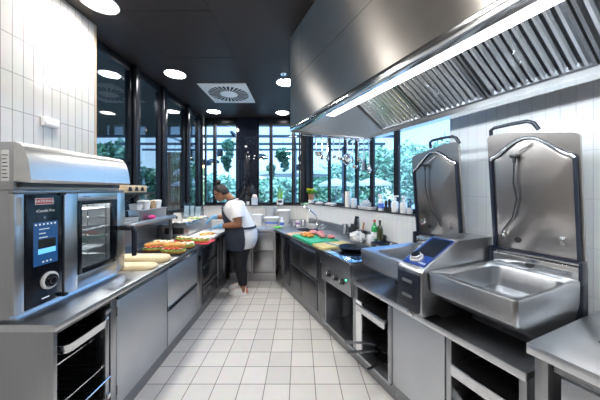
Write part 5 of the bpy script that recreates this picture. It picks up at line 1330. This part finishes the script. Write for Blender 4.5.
b = MB(); b.box(x-.04, x+.04, y-.076, y-.066, BS+.05, BS+.095, .003); sub(t, 'label_plate', b, BLACK, p)
b = MB(); rnd = random.Random(8)
for k in range(9):
    a = k*.72; h = .15+.13*rnd.random()
    b.tube([(x+.03*math.cos(a), y+.03*math.sin(a), BS+.11), (x+.045*math.cos(a), y+.045*math.sin(a), BS+.11+h*.6), (x+.05*math.cos(a), y+.05*math.sin(a), BS+.11+h)], [.010, .010, .002], 6)
sub(t, 'stems', b, LG)
x, y = bxp(254.5, 5.15), 5.16
bx_tub('paper_box', 'white box with folded napkins on the back sill right of the cook', 'box', x-.065, x+.065, y-.04, y+.05, BS, .15, M('pale_blue_plastic', (.55, .62, .70), .5, var=.05), taper=.004)
b = MB(); b.ell((x, y, BS+.165), (.055, .035, .05), 18, 10, fn=lambda d: 1+.25*noise.noise(d*3)); single('napkins', 'crumpled pale napkins sticking out of the white box on the back sill', 'napkins', b, M('pink_napkin', (.80, .68, .68), .8, var=.05), (x, y, BS+.12), sharp=60)
x, y = bxp(247.8, 5.15), 5.17
pot('white_cup', 'small white cup on the back sill just behind the cook', x, y, BS, .028, .07, WHITEG, a=0, cat='cup')
# ================================================================= THE COOK (faces -x, bends over the left worktop)
SKIN = M('skin_brown', (.30, .135, .07), .5, var=.06, vscale=6)
SHIRT = M('white_cotton', (.80, .81, .83), .8, bump=.25, bscale=18)
APRON = M('navy_apron', (.022, .032, .055), .75, var=.12, bump=.2, bscale=200)
PANTS = M('black_trousers', (.010, .011, .016), .8, var=.15)
HAIRM = M('black_hair', (.014, .010, .009), .5, bump=.4, bscale=60)
GLOVE = M('blue_glove', (.17, .42, .70), .4, var=.08)
SHOEW = M('white_shoe', (.86, .85, .84), .5, var=.05)
CORAL = M('coral_trim', (.80, .20, .15), .6, var=.08)
PY = 3.83
ck = T('person', 'person in white shirt, dark apron and blue gloves bending over the left worktop', 'person', (-.92, PY, 0))
# torso: z, front x, back x, half width
TOR = [(.66, -1.06, -.74, .19), (.74, -1.075, -.675, .215), (.86, -1.095, -.655, .225), (.95, -1.10, -.675, .21), (1.05, -1.105, -.715, .195), (1.15, -1.13, -.765, .195), (1.24, -1.145, -.815, .20), (1.31, -1.125, -.855, .205), (1.355, -1.10, -.88, .175), (1.385, -1.085, -.92, .10)]
def tor(z):
    for a, b in zip(TOR, TOR[1:]):
        if a[0] <= z <= b[0]:
            f = (z-a[0])/(b[0]-a[0]); return [a[i]+(b[i]-a[i])*f for i in range(1, 4)]
    return list(TOR[0][1:] if z < TOR[0][0] else TOR[-1][1:])
def tring(z, off=0., a0=-PI, a1=PI, n=28, wob=0., seed=0.):
    fx, bx_, hw = tor(z); cx = (fx+bx_)/2; rx = (bx_-fx)/2+off; ry_ = hw+off
    N_ = n if a1-a0 > 6.2 else n+1
    pts = []
    for i in range(N_):
        a = a0+(a1-a0)*i/n
        # angle 0 points to the front (-x); squarer than an ellipse
        ca, sa = math.cos(a), math.sin(a)
        k = (abs(ca)**2.4+abs(sa)**2.4)**(-1/2.4)
        k *= 1+wob*math.sin(a*7+seed+z*9)
        pts.append((cx-rx*ca*k, PY-ry_*sa*k, z))
    return pts
def apply_remesh(mb, vox, name, smooth_it=4):
    bmesh.ops.recalc_face_normals(mb.b, faces=mb.b.faces)
    me = bpy.data.meshes.new('tmp'); mb.b.to_mesh(me); mb.b.free()
    ob = bpy.data.objects.new('tmp', me); COL.objects.link(ob)
    m = ob.modifiers.new('r', 'REMESH'); m.mode = 'VOXEL'; m.voxel_size = vox
    s = ob.modifiers.new('s', 'SMOOTH'); s.iterations = smooth_it; s.factor = .5
    bpy.context.view_layer.update()
    out = bpy.data.meshes.new_from_object(ob.evaluated_get(bpy.context.evaluated_depsgraph_get()))
    bpy.data.objects.remove(ob); bpy.data.meshes.remove(me)
    out.name = name
    for p in out.polygons: p.use_smooth = True
    out.transform(Matrix.Translation(-ck.o)); out.materials.clear()
    return out
def hand(b, wrist, d, up, thumb, sc=1., g=0., curl=.5):
    """palm, four unequal bent fingers and a thumb; d = direction, up = back of the hand, thumb = side the thumb leaves from"""
    w = Vector(wrist); d = Vector(d).normalized(); th = Vector(thumb); th = (th-d*th.dot(d)).normalized(); up = d.cross(th).normalized()
    if up.z < 0: up = -up
    def ring(u, hw, ht, lift=0.):
        return [w+d*u+up*lift+th*((hw+g)*math.cos(a))+up*((ht+g)*math.sin(a)) for a in [2*PI*q/14 for q in range(14)]]
    b.loft([ring(-.02*sc, .027*sc, .021*sc), ring(.01*sc, .029*sc, .020*sc), ring(.05*sc, .041*sc, .018*sc, .004*sc), ring(.085*sc, .042*sc, .014*sc, .003*sc), ring(.095*sc, .036*sc, .008*sc)])
    for k, (off, L) in enumerate(((.031, .070), (.0105, .080), (-.0105, .074), (-.031, .058))):
        L *= sc; p = w+d*(.078*sc)+th*off*sc; dirv = d.copy(); pts = [p]; r = []
        for j, f in enumerate((.18, .42, .33, .25)):
            ang = curl*(.25 if j == 0 else .7)*(1+.12*k)
            if j: dirv = (dirv*math.cos(ang*.6)-up*math.sin(ang*.6)).normalized()
            p = p+dirv*L*f*1.05; pts.append(p)
        b.tube(pts, [(.0098+g)*sc, (.0100+g)*sc, (.0094+g)*sc, (.0086+g)*sc, (.0062+g)*sc], 10)
    p = w+d*.022*sc+th*.024*sc
    b.tube([p, p+d*.030*sc+th*.026*sc-up*.006, p+d*.062*sc+th*.034*sc-up*.014, p+d*.088*sc+th*.028*sc-up*.024], [(.015+g)*sc, (.0135+g)*sc, (.0115+g)*sc, (.008+g)*sc], 10)
# joints
nS, nE, nW = Vector((-.925, 3.635, 1.305)), Vector((-.865, 3.575, 1.065)), Vector((-1.15, 3.615, 1.035))
fS, fE, fW = Vector((-.96, 4.02, 1.305)), Vector((-1.13, 4.08, 1.125)), Vector((-1.37, 4.00, 1.125))
nD, fD = Vector((-1, .10, -.22)), Vector((-.80, -.22, -.55))
hc = Vector((-1.195, PY, 1.515)); tau = math.radians(30)
hf = Vector((-math.cos(tau), 0, -math.sin(tau))); hu = Vector((-math.sin(tau), 0, math.cos(tau))); hy = Vector((0, 1, 0))
HR = Matrix((( -hf.x, 0, hu.x), (0, 1, 0), (-hf.z, 0, hu.z)))    # local x = backwards, z = up
HS = 1.10
def hp_(f, s, u): return hc+(hf*f+hy*s+hu*u)*HS
b = MB()
b.loft([[(p[0]*.97+.03*-.9, PY+(p[1]-PY)*.92, p[2]) for p in tring(z, -.012)] for z in (.70, .78, .86, .95, 1.05, 1.15, 1.24, 1.31, 1.355, 1.385)])
b.tube([(-.97, PY, 1.33), (-1.03, PY, 1.40), hp_(-.045, 0, -.06), hp_(-.01, 0, 0)], [.085, .062, .056, .05], 16)
def headfn(d):
    k = 1.
    if d.z < 0: k *= 1-.10*(-d.z)*(1 if abs(d.y) < .3 else 1.2)
    if d.x > 0 and d.z < -.2: k *= .92            # nape
    if d.x < -.6: k *= .97
    return k
b.ell(hc, (.110, .086, .130), 26, 18, HR, headfn)
b.ell(hp_(.062, 0, -.075), (.036, .040, .034), 14, 10, HR)           # jaw and chin
b.tube([hp_(.088, 0, .018), hp_(.104, 0, -.012), hp_(.112, 0, -.030), hp_(.092, 0, -.040)], [.008, .0105, .0135, .009], 10)
for s in (-1, 1):
    b.ell(hp_(.107, s*.011, -.032), (.010, .009, .008), 8, 6, HR)
    b.ell(hp_(-.004, s*.079, -.008), (.018, .007, .030), 12, 8, HR)   # ears
    b.ell(hp_(.076, s*.036, .020), (.014, .020, .010), 10, 8, HR)     # brow
    b.ell(hp_(.070, s*.040, -.030), (.020, .020, .022), 10, 8, HR)    # cheeks
b.ell(hp_(.094, 0, -.058), (.012, .024, .006), 12, 6, HR); b.ell(hp_(.091, 0, -.069), (.013, .021, .007), 12, 6, HR)   # lips
for S_, E_, W_, D_, th in ((nS, nE, nW, nD, (0, 1, 0)), (fS, fE, fW, fD, (0, -1, 0))):
    b.tube([S_+Vector((.02, (PY-S_.y)*.3, .0)), S_, S_.lerp(E_, .45), E_.lerp(S_, .08), E_, E_.lerp(W_, .1), E_.lerp(W_, .4), E_.lerp(W_, .8), W_], [.065, .068, .060, .052, .050, .050, .047, .034, .028], 14)
    hand(b, W_, D_, (0, 0, 1), th, .98)
for y, dx in ((3.735, .0), (3.935, -.06)):
    b.tube([(-.86, y+(PY-y)*.2, .88), (-.875, y, .72), (-.90+dx*.3, y, .50), (-.875+dx*.6, y, .46), (-.86+dx, y, .32), (-.845+dx, y, .12), (-.835+dx, y, .06)], [.105, .098, .070, .064, .060, .038, .028], 14)
    b.tube([(-.82+dx, y, .05), (-.90+dx, y, .044), (-1.0+dx, y, .034)], [.026, .024, .014], 10)
me = apply_remesh(b, .0072, 'body', 5)
body = link('body', me, SKIN, ck.e)
# gloves
for nm, W_, D_, E_, th in (('glove', nW, nD, nE, (0, 1, 0)), ('glove', fW, fD, fE, (0, -1, 0))):
    b = MB(); hand(b, W_, D_, (0, 0, 1), th, .98, .0042)
    u = (W_-E_).normalized(); b.tube([W_-u*.055, W_-u*.03, W_+u*.01, W_+Vector(D_).normalized()*.02], [.041, .039, .036, .034], 16)
    link('glove', apply_remesh(b, .0052, 'glove', 3), GLOVE, ck.e)
# hair with bun
b = MB()
def hairfn(d):
    # d: local x backwards, z up; leave the face free
    face = -d.x - .95*d.z + .18
    k = 1.075+.012*math.sin(d.y*40)
    if face > .28: k = .86
    elif face > .12: k = 1.06-(face-.12)*1.2
    if d.z < -.52: k = .84
    return k
b.ell(hc, (.110, .086, .130), 40, 28, HR, hairfn)
hr = ck.part('hair', b, HAIRM, sharp=80)
b = MB(); b.ell(hp_(-.035, 0, .145), (.044, .042, .036), 18, 12, HR, lambda d: 1+.10*math.sin(d.z*22)); b.tube([hp_(-.025, 0, .10), hp_(-.03, 0, .125)], [.028, .024], 12); ck.part('hair_bun', b, HAIRM, hr, sharp=80)
# spectacles
b = MB()
for s in (-1, 1):
    c = hp_(.098, s*.034, .004)
    b.tube([c+hy*(.026*math.cos(a))+hu*(.019*math.sin(a))-hf*(.010*abs(math.cos(a)) if math.cos(a)*s > 0 else 0) for a in [2*PI*q/20 for q in range(21)]], .0046, 6)
    b.tube([hp_(.086, s*.062, .008), hp_(.060, s*.080, .008), hp_(-.002, s*.084, .006), hp_(-.014, s*.084, -.012)], .0046, 6)
b.tube([hp_(.101, -.008, .006), hp_(.105, 0, .008), hp_(.101, .008, .006)], .003, 6)
ck.part('glasses', b, BLACK)
for s in (-1, 1):
    b = MB(); b.ell(hp_(.084, s*.032, .003), (.009, .012, .009), 12, 8, HR); e_ = ck.part('eye', b, WHITEG)
    b = MB(); b.ell(hp_(.0905, s*.032, .001), (.004, .0062, .0062), 10, 6, HR); ck.part('iris', b, BLACK, e_)
    b = MB(); b.tube([hp_(.090, s*.016, .027), hp_(.092, s*.034, .031), hp_(.080, s*.052, .026)], [.003, .0042, .0025], 6); ck.part('eyebrow', b, HAIRM)
# shirt: torso and sleeves
b = MB(); zs = [.70, .76, .82, .88, .94, 1.0, 1.06, 1.12, 1.18, 1.24, 1.29, 1.33, 1.36, 1.385]
b.loft([tring(z, .010 if z > .72 else .018, wob=.012, n=40) for z in zs] + [[(p[0]*.8+.2*-1.0, PY+(p[1]-PY)*.75, 1.40) for p in tring(1.385, 0, n=40)]])
sh = ck.part('shirt', b, SHIRT, sharp=75)
for S_, E_ in ((nS, nE), (fS, fE)):
    q = .62; b = MB(); o_ = (S_.y-PY)
    pts = [S_+Vector((.0, -o_*.55, .015)), S_+Vector((.0, -o_*.12, .008)), S_.lerp(E_, .22), S_.lerp(E_, .45), S_.lerp(E_, q), S_.lerp(E_, q+.002), S_.lerp(E_, q-.06)]
    b.tube(pts, [.080, .090, .088, .086, .090, .082, .072], 22); ck.part('sleeve', b, SHIRT, sh, sharp=60)
b = MB(); col = [(-1.075, .050), (-1.03, .072), (-.97, .062)]
b.tube([Vector((-1.015-.068*math.cos(a)*1.0, PY+.072*math.sin(a), 1.395-.026*math.cos(a))) for a in [2*PI*q/22 for q in range(23)]], .010, 8); ck.part('collar', b, SHIRT, sh)
# apron: skirt wraps the hips, bib covers the chest
def shell(zs, off, a0, a1, th=.006, n=30, fn=None):
    b = MB(); R = []
    outer = []; inner = []
    for z in zs:
        A0, A1 = (a0, a1) if fn is None else fn(z)
        outer.append(tring(z, off+th+(.02*max(0, .86-z)*4), A0, A1, n)); inner.append(tring(z, off+(.02*max(0, .86-z)*4), A0, A1, n))
    rings = [[*o_, *i_[::-1]] for o_, i_ in zip(outer, inner)]
    b.loft(rings); return b
b = shell([.685, .72, .76, .80, .85, .90, .95, 1.0, 1.03], .024, -1.95, 1.95); ap = ck.part('apron_skirt', b, APRON, sharp=60)
b = shell([1.03, 1.08, 1.13, 1.18, 1.22, 1.26, 1.285], .026, 0, 0, fn=lambda z: (-1.55+(z-1.03)*3.2, 1.55-(z-1.03)*3.2)); ck.part('apron_bib', b, APRON, ap, sharp=60)
for s in (-1, 1):
    b = MB(); b.tube([Vector((-1.165, PY+s*.085, 1.275)), Vector((-1.135, PY+s*.095, 1.34)), Vector((-1.06, PY+s*.085, 1.405)), Vector((-.985, PY+s*.055, 1.425)), Vector((-.955, PY, 1.42))], .009, 8); ck.part('neck_strap', b, APRON, ap)
b = MB(); b.loft([[*tring(z, .022, 1.9, 2*PI-1.9, 20), *tring(z, .014, 1.9, 2*PI-1.9, 20)[::-1]] for z in (.985, 1.015)]); ck.part('waist_tie', b, APRON, ap)
# trousers
b = MB(); b.loft([tring(z, -.004, n=30) for z in (.66, .70, .76, .84)]); tr = None
for y, dx in ((3.735, .0), (3.935, -.06)):
    b.tube([(-.865, y+(PY-y)*.25, .84), (-.875, y+(PY-y)*.1, .70), (-.892+dx*.3, y, .54), (-.885+dx*.6, y, .44), (-.862+dx, y, .30), (-.848+dx, y, .16), (-.848+dx, y, .145)], [.125, .118, .098, .088, .080, .062, .061], 20)
link('trousers', apply_remesh(b, .011, 'trousers', 4), PANTS, ck.e)
# shoes
for y, dx in ((3.735, .0), (3.935, -.06)):
    hx, tx_ = -.785+dx, -1.055+dx
    def sole(k, z, e=0.): 
        pts = []
        for q in range(28):
            a = 2*PI*q/28; u = math.cos(a); v = math.sin(a)
            x = (hx+tx_)/2 + (hx-tx_)/2*u*k; wd = (.040+.008*math.cos((u+.5)*2.2))*k
            pts.append((x, y+wd*v*1.0, z+(.010*max(0, -u)**2 if e else 0)))
        return pts
    b = MB(); b.loft([sole(.97, .001, 1), sole(1.0, .010, 1), sole(1.0, .026, 1), sole(.96, .030, 1)]); s0 = ck.part('shoe', b, SHOEW, sharp=60)
    b = MB()
    b.loft([sole(.955, .0305, 1)]+[[(hx-.01+(p[0]-hx)*f, y+(p[1]-y)*g_, z+(.02 if p[0] > hx-.05 else 0)) for p in sole(.955, 0)] for f, g_, z in ((.955, .97, .056), (.80, .88, .080), (.56, .74, .100), (.46, .66, .106))]); ck.part('upper', b, SHOEW, s0, sharp=60)
    b = MB()
    for k in range(4): 
        xx = -.975+dx+.024*k; z = .079+.006*k
        b.tube([(xx, y-.034, z-.004), (xx, y, z+.012), (xx, y+.034, z-.004)], .0045, 6)
    ck.part('laces', b, CORAL, s0)
    b = MB(); b.box(hx-.012, hx+.006, y-.026, y+.026, .036, .090, .006); ck.part('heel_tab', b, CORAL, s0)
